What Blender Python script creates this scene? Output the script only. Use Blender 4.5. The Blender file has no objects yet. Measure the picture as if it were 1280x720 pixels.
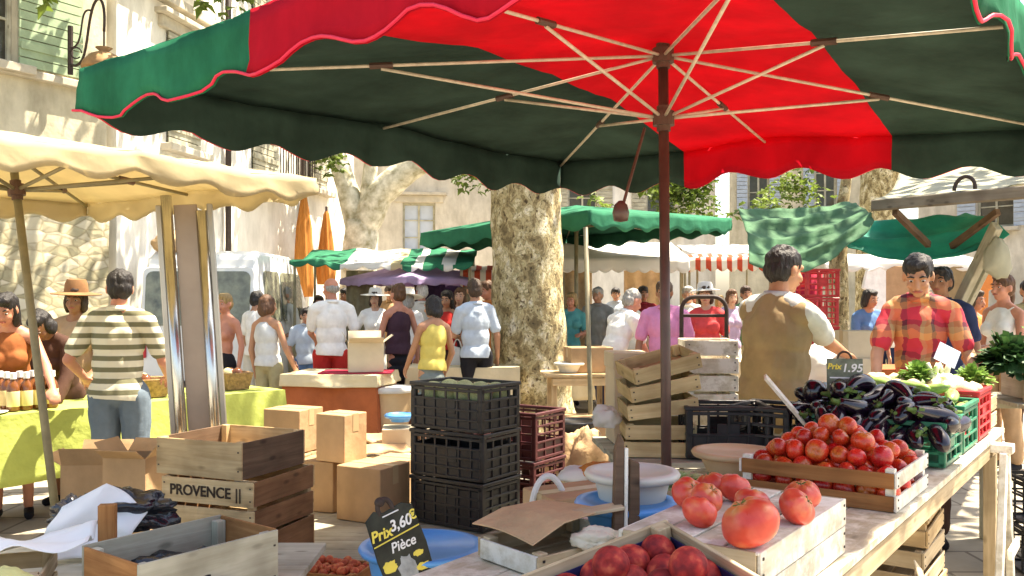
import bpy, bmesh, math, random
from mathutils import Vector, Matrix, noise
R = random.Random(11)
sc = bpy.context.scene
C = bpy.data.collections.new('staging')     # joined to the scene at the end, so that single meshes can be worked out quickly
F = 1108.0; EYE = 1.55; HOR = 375.0
rad = math.radians

def P(px, py, d):
    """world point seen at pixel (px,py) of the 1280x720 photograph at depth d"""
    return Vector(((px-640)*d/F, d, EYE-(py-HOR)*d/F))
def at_z(px, py, z):
    d = (EYE-z)*F/(py-HOR)
    return Vector(((px-640)*d/F, d, z))
def TR(loc=(0,0,0), rz=0, rx=0, ry=0):
    return Matrix.Translation(Vector(loc)) @ Matrix.Rotation(rz,4,'Z') @ Matrix.Rotation(ry,4,'Y') @ Matrix.Rotation(rx,4,'X')

# ------------------------------------------------------------------ materials
def _nt(name):
    m = bpy.data.materials.new(name); m.use_nodes = True
    nt = m.node_tree; bs = nt.nodes['Principled BSDF']
    return m, nt, bs
def N(nt, t, **kw):
    n = nt.nodes.new(t)
    for k, v in kw.items():
        if k.startswith('i_'):
            n.inputs[k[2:].replace('_',' ')].default_value = v
        else: setattr(n, k, v)
    return n
def ramp(nt, stops, interp='LINEAR'):
    n = nt.nodes.new('ShaderNodeValToRGB'); cr = n.color_ramp; cr.interpolation = interp
    while len(cr.elements) < len(stops): cr.elements.new(.5)
    for e, (p, c) in zip(cr.elements, stops):
        e.position = p; e.color = (c[0], c[1], c[2], 1)
    return n
def mul(c, k): return tuple(min(1, max(0, x*k)) for x in c)
def coords(nt, kind):
    if kind == 'bc':
        a = nt.nodes.new('ShaderNodeAttribute'); a.attribute_name = 'bc'; return a.outputs['Vector']
    t = nt.nodes.new('ShaderNodeTexCoord'); return t.outputs[kind]
def hue_var(nt, col_out, amt):
    """brightness differs a little from one object to the next"""
    oi = nt.nodes.new('ShaderNodeObjectInfo')
    mr = N(nt, 'ShaderNodeMapRange'); mr.inputs['To Min'].default_value = 1-amt; mr.inputs['To Max'].default_value = 1+amt
    nt.links.new(oi.outputs['Random'], mr.inputs['Value'])
    h = nt.nodes.new('ShaderNodeHueSaturation')
    nt.links.new(mr.outputs['Result'], h.inputs['Value']); nt.links.new(col_out, h.inputs['Color'])
    return h.outputs['Color']
def bump(nt, bs, src, strength, dist=.01):
    b = nt.nodes.new('ShaderNodeBump'); b.inputs['Strength'].default_value = strength; b.inputs['Distance'].default_value = dist
    nt.links.new(src, b.inputs['Height']); nt.links.new(b.outputs['Normal'], bs.inputs['Normal'])
def add_transl(nt, bs, col_out, amt):
    tr = nt.nodes.new('ShaderNodeBsdfTranslucent'); nt.links.new(col_out, tr.inputs['Color'])
    mx = nt.nodes.new('ShaderNodeMixShader'); mx.inputs['Fac'].default_value = amt
    out = nt.nodes['Material Output']
    nt.links.new(bs.outputs[0], mx.inputs[1]); nt.links.new(tr.outputs[0], mx.inputs[2]); nt.links.new(mx.outputs[0], out.inputs['Surface'])

def pm(name, col, var=.25, scale=6, rough=.7, bmp=.0, bscale=None, spec=.3, metal=0, transl=0, objvar=.0, kind='Object', col2=None, detail=5, stretch=None, bdist=.01, streak=0):
    m, nt, bs = _nt(name)
    co = coords(nt, kind)
    if stretch:
        mp = nt.nodes.new('ShaderNodeMapping'); mp.inputs['Scale'].default_value = stretch
        nt.links.new(co, mp.inputs['Vector']); co = mp.outputs['Vector']
    nz = N(nt, 'ShaderNodeTexNoise', i_Scale=scale, i_Detail=detail, i_Roughness=.6)
    nt.links.new(co, nz.inputs['Vector'])
    r = ramp(nt, [(.3, mul(col, 1-var)), (.7, col2 or mul(col, 1+var))])
    nt.links.new(nz.outputs['Fac'], r.inputs['Fac'])
    c = r.outputs['Color']
    if streak:       # rain streaks and worn patches
        ms = nt.nodes.new('ShaderNodeMapping'); ms.inputs['Scale'].default_value = (1.5,1.5,.55); nt.links.new(coords(nt, 'Object'), ms.inputs['Vector'])
        ns = N(nt, 'ShaderNodeTexNoise', i_Scale=2.2, i_Detail=6, i_Roughness=.65); nt.links.new(ms.outputs[0], ns.inputs['Vector'])
        rs = ramp(nt, [(.38, (1-streak,1-streak*1.05,1-streak*1.15)), (.60, (1,1,1))]); nt.links.new(ns.outputs['Fac'], rs.inputs['Fac'])
        mm = N(nt, 'ShaderNodeMix', data_type='RGBA', blend_type='MULTIPLY'); mm.inputs[0].default_value = 1
        nt.links.new(c, mm.inputs[6]); nt.links.new(rs.outputs[0], mm.inputs[7]); c = mm.outputs[2]
    if objvar: c = hue_var(nt, c, objvar)
    nt.links.new(c, bs.inputs['Base Color'])
    bs.inputs['Roughness'].default_value = rough; bs.inputs['Specular IOR Level'].default_value = spec; bs.inputs['Metallic'].default_value = metal
    if bmp:
        n2 = N(nt, 'ShaderNodeTexNoise', i_Scale=bscale or scale*4, i_Detail=4); nt.links.new(co, n2.inputs['Vector'])
        bump(nt, bs, n2.outputs['Fac'], bmp, bdist)
    if transl: add_transl(nt, bs, c, transl)
    return m
def wood(name, a, b, knots=.5, rough=.75, objvar=.18, weather=None):
    """boards: grain runs along each board's own long axis (attribute bc)"""
    m, nt, bs = _nt(name)
    co = coords(nt, 'bc')
    mp = nt.nodes.new('ShaderNodeMapping'); mp.inputs['Scale'].default_value = (2.2, 34, 34); nt.links.new(co, mp.inputs['Vector'])
    nz = N(nt, 'ShaderNodeTexNoise', i_Scale=1.0, i_Detail=6, i_Roughness=.65, i_Distortion=.6); nt.links.new(mp.outputs[0], nz.inputs['Vector'])
    r = ramp(nt, [(.25, a), (.5, tuple((x+y)/2 for x, y in zip(a, b))), (.75, b)]); nt.links.new(nz.outputs['Fac'], r.inputs['Fac'])
    # blotches and knots
    n2 = N(nt, 'ShaderNodeTexNoise', i_Scale=5, i_Detail=3); nt.links.new(co, n2.inputs['Vector'])
    r2 = ramp(nt, [(.35, (.62,.6,.58)), (.6, (1,1,1))]); nt.links.new(n2.outputs['Fac'], r2.inputs['Fac'])
    mx = N(nt, 'ShaderNodeMix', data_type='RGBA', blend_type='MULTIPLY'); mx.inputs[0].default_value = .8
    nt.links.new(r.outputs[0], mx.inputs[6]); nt.links.new(r2.outputs[0], mx.inputs[7]); c = mx.outputs[2]
    mp3 = nt.nodes.new('ShaderNodeMapping'); mp3.inputs['Scale'].default_value = (6, 14, 14); nt.links.new(co, mp3.inputs['Vector'])
    vo = N(nt, 'ShaderNodeTexVoronoi', i_Scale=1.0); nt.links.new(mp3.outputs[0], vo.inputs['Vector'])
    r3 = ramp(nt, [(.08, mul(a, .35)), (.2, (1,1,1))]); nt.links.new(vo.outputs['Distance'], r3.inputs['Fac'])
    mx3 = N(nt, 'ShaderNodeMix', data_type='RGBA', blend_type='MULTIPLY'); mx3.inputs[0].default_value = knots
    nt.links.new(c, mx3.inputs[6]); nt.links.new(r3.outputs[0], mx3.inputs[7]); c = mx3.outputs[2]
    if weather:
        n4 = N(nt, 'ShaderNodeTexNoise', i_Scale=9, i_Detail=6, i_Roughness=.7); nt.links.new(co, n4.inputs['Vector'])
        r4 = ramp(nt, [(.42, (0,0,0)), (.58, (1,1,1))]); nt.links.new(n4.outputs['Fac'], r4.inputs['Fac'])
        mx4 = N(nt, 'ShaderNodeMix', data_type='RGBA'); nt.links.new(r4.outputs[0], mx4.inputs[0])
        nt.links.new(c, mx4.inputs[6]); mx4.inputs[7].default_value = (*weather, 1); c = mx4.outputs[2]
    c = hue_var(nt, c, objvar)
    nt.links.new(c, bs.inputs['Base Color'])
    bs.inputs['Roughness'].default_value = rough; bs.inputs['Specular IOR Level'].default_value = .25
    bump(nt, bs, nz.outputs['Fac'], .5, .004)
    return m
def stripes(name, c1, c2, period, axis='Z', duty=.5, rough=.85, soft=.03, kind='Object', transl=0, bmp=.15):
    m, nt, bs = _nt(name)
    co = coords(nt, kind)
    sx = nt.nodes.new('ShaderNodeSeparateXYZ'); nt.links.new(co, sx.inputs[0])
    d = N(nt, 'ShaderNodeMath', operation='DIVIDE'); nt.links.new(sx.outputs[axis], d.inputs[0]); d.inputs[1].default_value = period
    f = N(nt, 'ShaderNodeMath', operation='FRACT'); nt.links.new(d.outputs[0], f.inputs[0])
    r = ramp(nt, [(0, c1), (duty-soft, c1), (duty, c2), (1-soft, c2), (1, c1)]); nt.links.new(f.outputs[0], r.inputs['Fac'])
    nt.links.new(r.outputs[0], bs.inputs['Base Color']); bs.inputs['Roughness'].default_value = rough
    bs.inputs['Specular IOR Level'].default_value = .2
    n2 = N(nt, 'ShaderNodeTexNoise', i_Scale=90, i_Detail=2); nt.links.new(coords(nt, 'Object'), n2.inputs['Vector']); bump(nt, bs, n2.outputs['Fac'], bmp, .004)
    if transl: add_transl(nt, bs, r.outputs[0], transl)
    return m

M = {}
M['wood_warm'] = wood('wood_warm', (.40,.26,.12), (.70,.52,.29))
M['wood_pale'] = wood('wood_pale', (.40,.29,.16), (.66,.54,.36))
M['wood_brown'] = wood('wood_brown', (.17,.08,.035), (.36,.19,.09))
M['wood_dark'] = wood('wood_dark', (.085,.05,.03), (.19,.12,.075))
M['wood_grey'] = wood('wood_grey', (.36,.34,.25), (.56,.54,.43))
M['wood_limed'] = wood('wood_limed', (.52,.46,.33), (.74,.70,.58), knots=.35, weather=(.80,.77,.68))
M['wood_orange'] = wood('wood_orange', (.26,.10,.03), (.52,.25,.09))
M['wood_tray'] = wood('wood_tray', (.46,.33,.15), (.68,.54,.30))
M['table_wood'] = wood('table_wood', (.40,.32,.20), (.62,.54,.40), weather=(.68,.62,.50))
M['steel_nail'] = pm('steel_nail', (.06,.05,.045), metal=.5, rough=.5)
M['card'] = pm('card', (.45,.29,.155), streak=.16, var=.16, scale=3.5, rough=.85, bmp=.45, bscale=9, objvar=.15, bdist=.02)
M['card_pale'] = pm('card_pale', (.62,.52,.36), var=.1, scale=3, rough=.85, bmp=.4, bscale=8, objvar=.1, bdist=.02)
M['tape'] = pm('tape', (.45,.33,.18), var=.05, rough=.3)
M['black_plastic'] = pm('black_plastic', (.018,.018,.020), var=.35, scale=14, rough=.42, spec=.45, bmp=.15, bscale=50)
M['burgundy_plastic'] = pm('burgundy_plastic', (.075,.016,.018), var=.3, scale=12, rough=.45, spec=.45)
M['green_plastic'] = pm('green_plastic', (.012,.16,.085), var=.3, scale=12, rough=.4, spec=.5)
M['red_plastic'] = pm('red_plastic', (.50,.02,.03), var=.25, scale=12, rough=.4, spec=.5)
M['blue_plastic'] = pm('blue_plastic', (.09,.34,.76), var=.12, scale=4, rough=.35, spec=.5, bmp=.05)
M['white_plastic'] = pm('white_plastic', (.60,.58,.50), var=.06, scale=4, rough=.4, spec=.4)
M['tan_plastic'] = pm('tan_plastic', (.62,.45,.26), var=.1, scale=5, rough=.45)
M['bag_white'] = pm('bag_white', (.78,.78,.75), var=.06, rough=.45, transl=.3, bmp=.5, bscale=14)
M['bag_black'] = pm('bag_black', (.012,.013,.020), var=.3, rough=.25, spec=.6, bmp=.7, bscale=18)
M['bag_blue'] = pm('bag_blue', (.03,.22,.62), var=.2, rough=.3, transl=.2, bmp=.5, bscale=18)
M['paper_white'] = pm('paper_white', (.82,.82,.80), var=.04, rough=.8)
M['paper_brown'] = pm('paper_brown', (.52,.35,.19), var=.25, scale=4, rough=.85, bmp=.6, bscale=14, bdist=.03)
M['paper_cream'] = pm('paper_cream', (.70,.63,.48), var=.1, rough=.85, bmp=.6, bscale=14, bdist=.03)
M['para_green'] = pm('para_green', (.018,.14,.072), streak=.30, var=.3, scale=3, rough=.9, spec=.05, transl=.02, bmp=.25, bscale=9, bdist=.03)
M['para_red'] = pm('para_red', (.58,.012,.032), streak=.16, var=.12, scale=3, rough=.85, spec=.1, transl=.40, bmp=.25, bscale=9, bdist=.03)
M['under_shade_green'] = pm('under_shade_green', (.034,.062,.050), var=.35, scale=2.5, streak=.15, rough=.9, spec=.05, bmp=.25, bscale=9, bdist=.03)  # darker copy of the canopy green, with the underside's shade painted in
M['piping_red'] = pm('piping_red', (.65,.02,.06), var=.1, rough=.6)
M['para_cream'] = pm('para_cream', (.62,.53,.33), var=.12, scale=2, rough=.9, spec=.1, transl=.38, bmp=.2, bscale=8, bdist=.03)
M['awning_green'] = pm('awning_green', (.035,.20,.11), var=.3, scale=2, rough=.8, spec=.15, transl=.3, bmp=.3, bscale=6, bdist=.04)
M['tarp_green'] = pm('tarp_green', (.075,.17,.09), var=.35, scale=4, rough=.75, spec=.15, transl=.22, bmp=.3, bscale=10, bdist=.04)
M['tarp_teal'] = pm('tarp_teal', (.02,.34,.24), var=.3, scale=3, rough=.6, spec=.3, transl=.35, bmp=.3, bscale=10, bdist=.04)
M['canvas_grey'] = pm('canvas_grey', (.46,.45,.34), var=.18, scale=3, rough=.9, transl=.3, bmp=.3, bscale=8, bdist=.04)
M['canvas_white'] = pm('canvas_white', (.80,.79,.75), var=.05, scale=3, rough=.9, transl=.35)
M['orange_cloth'] = pm('orange_cloth', (.55,.22,.05), var=.25, scale=8, rough=.9, transl=.2, stretch=(6,6,.6))
M['purple_cloth'] = pm('purple_cloth', (.48,.36,.58), var=.15, scale=3, rough=.9, transl=.3)
M['rod_tan'] = pm('rod_tan', (.60,.52,.40), var=.2, scale=30, rough=.45, spec=.5)
M['pole_brown'] = pm('pole_brown', (.085,.045,.035), var=.3, scale=10, rough=.4, spec=.5)
M['bracket'] = pm('bracket', (.10,.055,.04), var=.3, rough=.5)
M['pole_olive'] = pm('pole_olive', (.22,.19,.11), var=.25, scale=8, rough=.5, spec=.4)
M['iron'] = pm('iron', (.045,.030,.024), var=.3, scale=20, rough=.6)
M['chrome'] = pm('chrome', (.62,.62,.60), var=.15, scale=4, rough=.24, metal=1)
M['sheet_brown'] = pm('sheet_brown', (.33,.27,.235), var=.18, scale=2, rough=.3, metal=.35, spec=.6)
M['steel'] = pm('steel', (.42,.41,.39), var=.12, scale=3, rough=.32, metal=.8)
M['plaster_cream'] = pm('plaster_cream', (.58,.53,.40), streak=.24, var=.20, scale=1.6, rough=.95, bmp=.4, bscale=14, bdist=.02)
M['plaster_white'] = pm('plaster_white', (.78,.75,.68), streak=.20, var=.12, scale=.9, rough=.95, bmp=.3, bscale=12, bdist=.02, stretch=(1.6,1.6,.5))
M['plaster_grey'] = pm('plaster_grey', (.62,.57,.48), streak=.26, var=.22, scale=1.0, rough=.95, bmp=.4, bscale=12, bdist=.02)
M['stone_trim'] = pm('stone_trim', (.50,.45,.36), var=.2, scale=5, rough=.9, bmp=.3)
M['shutter_green'] = pm('shutter_green', (.34,.44,.28), var=.15, scale=6, rough=.7, bmp=.2)
M['shutter_blue'] = pm('shutter_blue', (.36,.42,.50), var=.12, scale=6, rough=.7)
M['glass_dark'] = pm('glass_dark', (.05,.045,.035), var=.3, rough=.08, spec=.6)
M['van_glass'] = pm('van_glass', (.16,.165,.11), var=.6, scale=6, rough=.16, spec=.7)
M['van_white'] = pm('van_white', (.74,.76,.75), var=.03, rough=.3, spec=.5)
M['rubber'] = pm('rubber', (.02,.02,.02), rough=.8)
M['cloth_lime'] = pm('cloth_lime', (.42,.48,.11), var=.16, scale=4, rough=.85, transl=.1, bmp=.8, bscale=6, bdist=.03)
M['cloth_cream'] = pm('cloth_cream', (.62,.52,.33), var=.12, scale=3, rough=.9, bmp=.4, bscale=8, bdist=.03)
M['cloth_rust'] = pm('cloth_rust', (.36,.10,.035), var=.2, scale=4, rough=.9, bmp=.4, bscale=8, bdist=.03)
M['cloth_red'] = pm('cloth_red', (.42,.02,.05), var=.2, rough=.9)
M['leaf'] = pm('leaf', (.075,.135,.022), var=.45, scale=1.7, rough=.55, spec=.35, transl=.4, detail=2, col2=(.19,.27,.045))
M['leaf_dark'] = pm('leaf_dark', (.016,.050,.018), var=.45, scale=9, rough=.45, spec=.4, transl=.15, col2=(.05,.14,.035))
M['leaf_bright'] = pm('leaf_bright', (.09,.22,.035), var=.35, scale=12, rough=.5, transl=.25, col2=(.26,.42,.09))
M['lettuce'] = pm('lettuce', (.34,.46,.14), var=.3, scale=20, rough=.5, transl=.3, col2=(.62,.70,.36))
M['glass_jar'] = pm('glass_jar', (.16,.055,.018), var=.4, scale=12, rough=.12, spec=.6)
M['label_paper'] = pm('label_paper', (.66,.58,.28), var=.1, rough=.8)
M['wicker'] = pm('wicker', (.30,.18,.08), var=.4, scale=40, rough=.8, bmp=.8, bscale=60)
M['chalk_black'] = pm('chalk_black', (.020,.022,.018), var=.6, scale=7, rough=.8, col2=(.06,.065,.05))
M['chalk_white'] = pm('chalk_white', (.78,.80,.80), var=.08, rough=.95)
M['chalk_yellow'] = pm('chalk_yellow', (.78,.66,.12), var=.1, rough=.95)
M['chalk_lilac'] = pm('chalk_lilac', (.45,.36,.50), var=.2, rough=.95)
M['ink'] = pm('ink', (.045,.028,.018), var=.4, scale=60, rough=.9)
M['melon'] = pm('melon', (.34,.40,.16), var=.3, scale=14, rough=.7, col2=(.52,.55,.30))
M['aubergine'] = pm('aubergine', (.012,.005,.013), var=.4, scale=4, rough=.14, spec=.7)
M['calyx'] = pm('calyx', (.10,.17,.04), var=.35, scale=30, rough=.7)
M['courgette'] = pm('courgette', (.16,.32,.06), var=.35, scale=14, rough=.35, spec=.5, stretch=(1,6,6), col2=(.34,.50,.14))
M['onion'] = pm('onion', (.62,.42,.24), var=.25, scale=14, rough=.4, spec=.5, objvar=.2, col2=(.78,.66,.46))
M['fennel'] = pm('fennel', (.66,.70,.50), var=.15, scale=10, rough=.45)
M['card_blue'] = pm('card_blue', (.50,.56,.66), var=.06, rough=.8)
# ripe skins: colour drifts over each fruit and from fruit to fruit
def fruit_mat(name, a, b, c, rough=.25, spec=.55, objvar=.15, bmp=0, sc_=1.3, hv=.0, shoulder=None):
    m, nt, bs = _nt(name)
    co = coords(nt, 'Object'); oi = nt.nodes.new('ShaderNodeObjectInfo')
    ad = N(nt, 'ShaderNodeVectorMath', operation='ADD'); nt.links.new(co, ad.inputs[0])
    ml = N(nt, 'ShaderNodeVectorMath', operation='SCALE'); nt.links.new(oi.outputs['Location'], ml.inputs[0]); ml.inputs['Scale'].default_value = 7
    nt.links.new(ml.outputs[0], ad.inputs[1])
    nz = N(nt, 'ShaderNodeTexNoise', i_Scale=sc_, i_Detail=3); nt.links.new(ad.outputs[0], nz.inputs['Vector'])
    r = ramp(nt, [(.36, a), (.55, b), (.72, c)]); nt.links.new(nz.outputs['Fac'], r.inputs['Fac'])
    cc = hue_var(nt, r.outputs[0], objvar)
    if shoulder:
        sz = nt.nodes.new('ShaderNodeSeparateXYZ'); nt.links.new(co, sz.inputs[0])
        az = N(nt, 'ShaderNodeMath', operation='MULTIPLY_ADD'); nt.links.new(nz.outputs['Fac'], az.inputs[0]); az.inputs[1].default_value = .5; nt.links.new(sz.outputs['Z'], az.inputs[2])
        rz_ = ramp(nt, [(.82, (0,0,0)), (1.0, (.55,.55,.55))]); nt.links.new(az.outputs[0], rz_.inputs['Fac'])
        ms_ = N(nt, 'ShaderNodeMix', data_type='RGBA'); nt.links.new(rz_.outputs[0], ms_.inputs[0]); nt.links.new(cc, ms_.inputs[6]); ms_.inputs[7].default_value = (*shoulder, 1)
        hs_ = cc.node; cc = ms_.outputs[2]
    else: hs_ = cc.node
    fr_ = N(nt, 'ShaderNodeMath', operation='MULTIPLY'); nt.links.new(oi.outputs['Random'], fr_.inputs[0]); fr_.inputs[1].default_value = 7.31
    fc_ = N(nt, 'ShaderNodeMath', operation='FRACT'); nt.links.new(fr_.outputs[0], fc_.inputs[0])
    mh = N(nt, 'ShaderNodeMapRange'); mh.inputs['To Min'].default_value = .5-hv*.3; mh.inputs['To Max'].default_value = .5+hv; nt.links.new(fc_.outputs[0], mh.inputs['Value'])
    nt.links.new(mh.outputs['Result'], hs_.inputs['Hue'])
    nt.links.new(cc, bs.inputs['Base Color']); bs.inputs['Roughness'].default_value = rough; bs.inputs['Specular IOR Level'].default_value = spec
    bs.inputs['Subsurface Weight'].default_value = .08; bs.inputs['Subsurface Radius'].default_value = (.02,.006,.003); bs.inputs['Subsurface Scale'].default_value = .3
    n2 = N(nt, 'ShaderNodeTexNoise', i_Scale=5, i_Detail=3); nt.links.new(ad.outputs[0], n2.inputs['Vector'])
    mr = N(nt, 'ShaderNodeMapRange'); mr.inputs['To Min'].default_value = rough*.7; mr.inputs['To Max'].default_value = rough*1.5
    nt.links.new(n2.outputs['Fac'], mr.inputs['Value']); nt.links.new(mr.outputs['Result'], bs.inputs['Roughness'])
    if bmp: bump(nt, bs, n2.outputs['Fac'], bmp, .002)
    return m
M['tomato'] = fruit_mat('tomato', (.50,.018,.012), (.62,.030,.016), (.70,.12,.025), objvar=.22, hv=.010, shoulder=(.50,.20,.035))
M['tomato_big'] = fruit_mat('tomato_big', (.56,.045,.025), (.66,.075,.04), (.70,.17,.07), rough=.3, shoulder=(.52,.24,.06))
M['peach'] = fruit_mat('peach', (.16,.012,.014), (.33,.026,.022), (.52,.10,.05), rough=.6, spec=.25, sc_=1.6)
M['apricot'] = fruit_mat('apricot', (.42,.07,.03), (.55,.13,.05), (.62,.25,.09), rough=.5, spec=.3)
M['stem_scar'] = pm('stem_scar', (.20,.15,.05), var=.3, rough=.9)

# ground: worn pale paving
def ground_mat():
    m, nt, bs = _nt('paving')
    co = coords(nt, 'Object')
    br = N(nt, 'ShaderNodeTexBrick'); br.inputs['Scale'].default_value = 1.0
    br.inputs['Brick Width'].default_value = .62; br.inputs['Row Height'].default_value = .42; br.inputs['Mortar Size'].default_value = .012
    br.inputs['Color1'].default_value = (.46,.41,.33,1); br.inputs['Color2'].default_value = (.38,.34,.27,1); br.inputs['Mortar'].default_value = (.20,.17,.13,1)
    nt.links.new(co, br.inputs['Vector'])
    nz = N(nt, 'ShaderNodeTexNoise', i_Scale=1.3, i_Detail=7, i_Roughness=.65); nt.links.new(co, nz.inputs['Vector'])
    r = ramp(nt, [(.3, (.62,.6,.56)), (.7, (1.0,1.0,1.0))]); nt.links.new(nz.outputs['Fac'], r.inputs['Fac'])
    mx = N(nt, 'ShaderNodeMix', data_type='RGBA', blend_type='MULTIPLY'); mx.inputs[0].default_value = 1
    nt.links.new(br.outputs['Color'], mx.inputs[6]); nt.links.new(r.outputs[0], mx.inputs[7]); nt.links.new(mx.outputs[2], bs.inputs['Base Color'])
    bs.inputs['Roughness'].default_value = .9; bump(nt, bs, nz.outputs['Fac'], .3, .02)
    return m
M['paving'] = ground_mat()
def rubble_mat():
    m, nt, bs = _nt('rubble_stone')
    co = coords(nt, 'Object')
    mp = nt.nodes.new('ShaderNodeMapping'); mp.inputs['Scale'].default_value = (5.4,5.4,9.5); nt.links.new(co, mp.inputs['Vector'])
    nz = N(nt, 'ShaderNodeTexNoise', i_Scale=2, i_Detail=4); nt.links.new(mp.outputs[0], nz.inputs['Vector'])
    ad = N(nt, 'ShaderNodeMix', data_type='VECTOR'); ad.inputs[0].default_value = .12
    nt.links.new(mp.outputs[0], ad.inputs[4]); nt.links.new(nz.outputs['Color'], ad.inputs[5])
    v = N(nt, 'ShaderNodeTexVoronoi', i_Scale=1.0); nt.links.new(ad.outputs[1], v.inputs['Vector'])
    ve = N(nt, 'ShaderNodeTexVoronoi', feature='DISTANCE_TO_EDGE', i_Scale=1.0); nt.links.new(ad.outputs[1], ve.inputs['Vector'])
    sh = nt.nodes.new('ShaderNodeSeparateColor'); nt.links.new(v.outputs['Color'], sh.inputs[0])
    r = ramp(nt, [(0, (.30,.27,.17)), (.35, (.40,.36,.23)), (.7, (.46,.41,.28)), (1, (.60,.55,.42))]); nt.links.new(sh.outputs[0], r.inputs['Fac'])
    re = ramp(nt, [(.02, (.55,.5,.42)), (.10, (1,1,1))]); nt.links.new(ve.outputs['Distance'], re.inputs['Fac'])
    mx = N(nt, 'ShaderNodeMix', data_type='RGBA', blend_type='MULTIPLY'); mx.inputs[0].default_value = .6
    nt.links.new(r.outputs[0], mx.inputs[6]); nt.links.new(re.outputs[0], mx.inputs[7]); nt.links.new(mx.outputs[2], bs.inputs['Base Color'])
    bs.inputs['Roughness'].default_value = .95; bump(nt, bs, ve.outputs['Distance'], .6, .025)
    return m
M['rubble'] = rubble_mat()
def bark_mat():
    """plane tree: flaking plates with clear edges, cream, olive and grey-brown"""
    m, nt, bs = _nt('plane_bark')
    co = coords(nt, 'Object')
    mp = nt.nodes.new('ShaderNodeMapping'); mp.inputs['Scale'].default_value = (1,1,.7); nt.links.new(co, mp.inputs['Vector'])
    nz = N(nt, 'ShaderNodeTexNoise', i_Scale=8, i_Detail=3.5, i_Roughness=.55, i_Distortion=.4); nt.links.new(mp.outputs[0], nz.inputs['Vector'])
    r = ramp(nt, [(0, (.15,.115,.055)), (.38, (.25,.195,.095)), (.455, (.42,.35,.19)), (.52, (.33,.29,.15)), (.55, (.58,.51,.33)), (.63, (.70,.65,.50))], 'CONSTANT')
    nt.links.new(nz.outputs['Fac'], r.inputs['Fac'])
    n2 = N(nt, 'ShaderNodeTexNoise', i_Scale=38, i_Detail=5, i_Roughness=.7); nt.links.new(mp.outputs[0], n2.inputs['Vector'])
    r2 = ramp(nt, [(.32, (.48,.44,.36)), (.5, (1,.98,.94)), (.7, (1.15,1.12,1.05))]); nt.links.new(n2.outputs['Fac'], r2.inputs['Fac'])
    mx = N(nt, 'ShaderNodeMix', data_type='RGBA', blend_type='MULTIPLY'); mx.inputs[0].default_value = 1
    nt.links.new(r.outputs[0], mx.inputs[6]); nt.links.new(r2.outputs[0], mx.inputs[7])
    n3 = N(nt, 'ShaderNodeTexNoise', i_Scale=26, i_Detail=1); nt.links.new(mp.outputs[0], n3.inputs['Vector'])
    r3 = ramp(nt, [(.30, (.22,.17,.12)), (.36, (1,1,1))]); nt.links.new(n3.outputs['Fac'], r3.inputs['Fac'])
    m3 = N(nt, 'ShaderNodeMix', data_type='RGBA', blend_type='MULTIPLY'); m3.inputs[0].default_value = .9
    nt.links.new(mx.outputs[2], m3.inputs[6]); nt.links.new(r3.outputs[0], m3.inputs[7]); nt.links.new(m3.outputs[2], bs.inputs['Base Color'])
    bs.inputs['Roughness'].default_value = .9
    sg = nt.nodes.new('ShaderNodeRGBToBW'); nt.links.new(m3.outputs[2], sg.inputs[0]); bump(nt, bs, sg.outputs[0], .9, .03)
    return m
M['bark'] = bark_mat()
M['bark_pale'] = pm('bark_pale', (.42,.38,.22), var=.35, scale=5, rough=.9, bmp=.5, bscale=14, bdist=.03, col2=(.82,.79,.68), detail=3)

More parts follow.
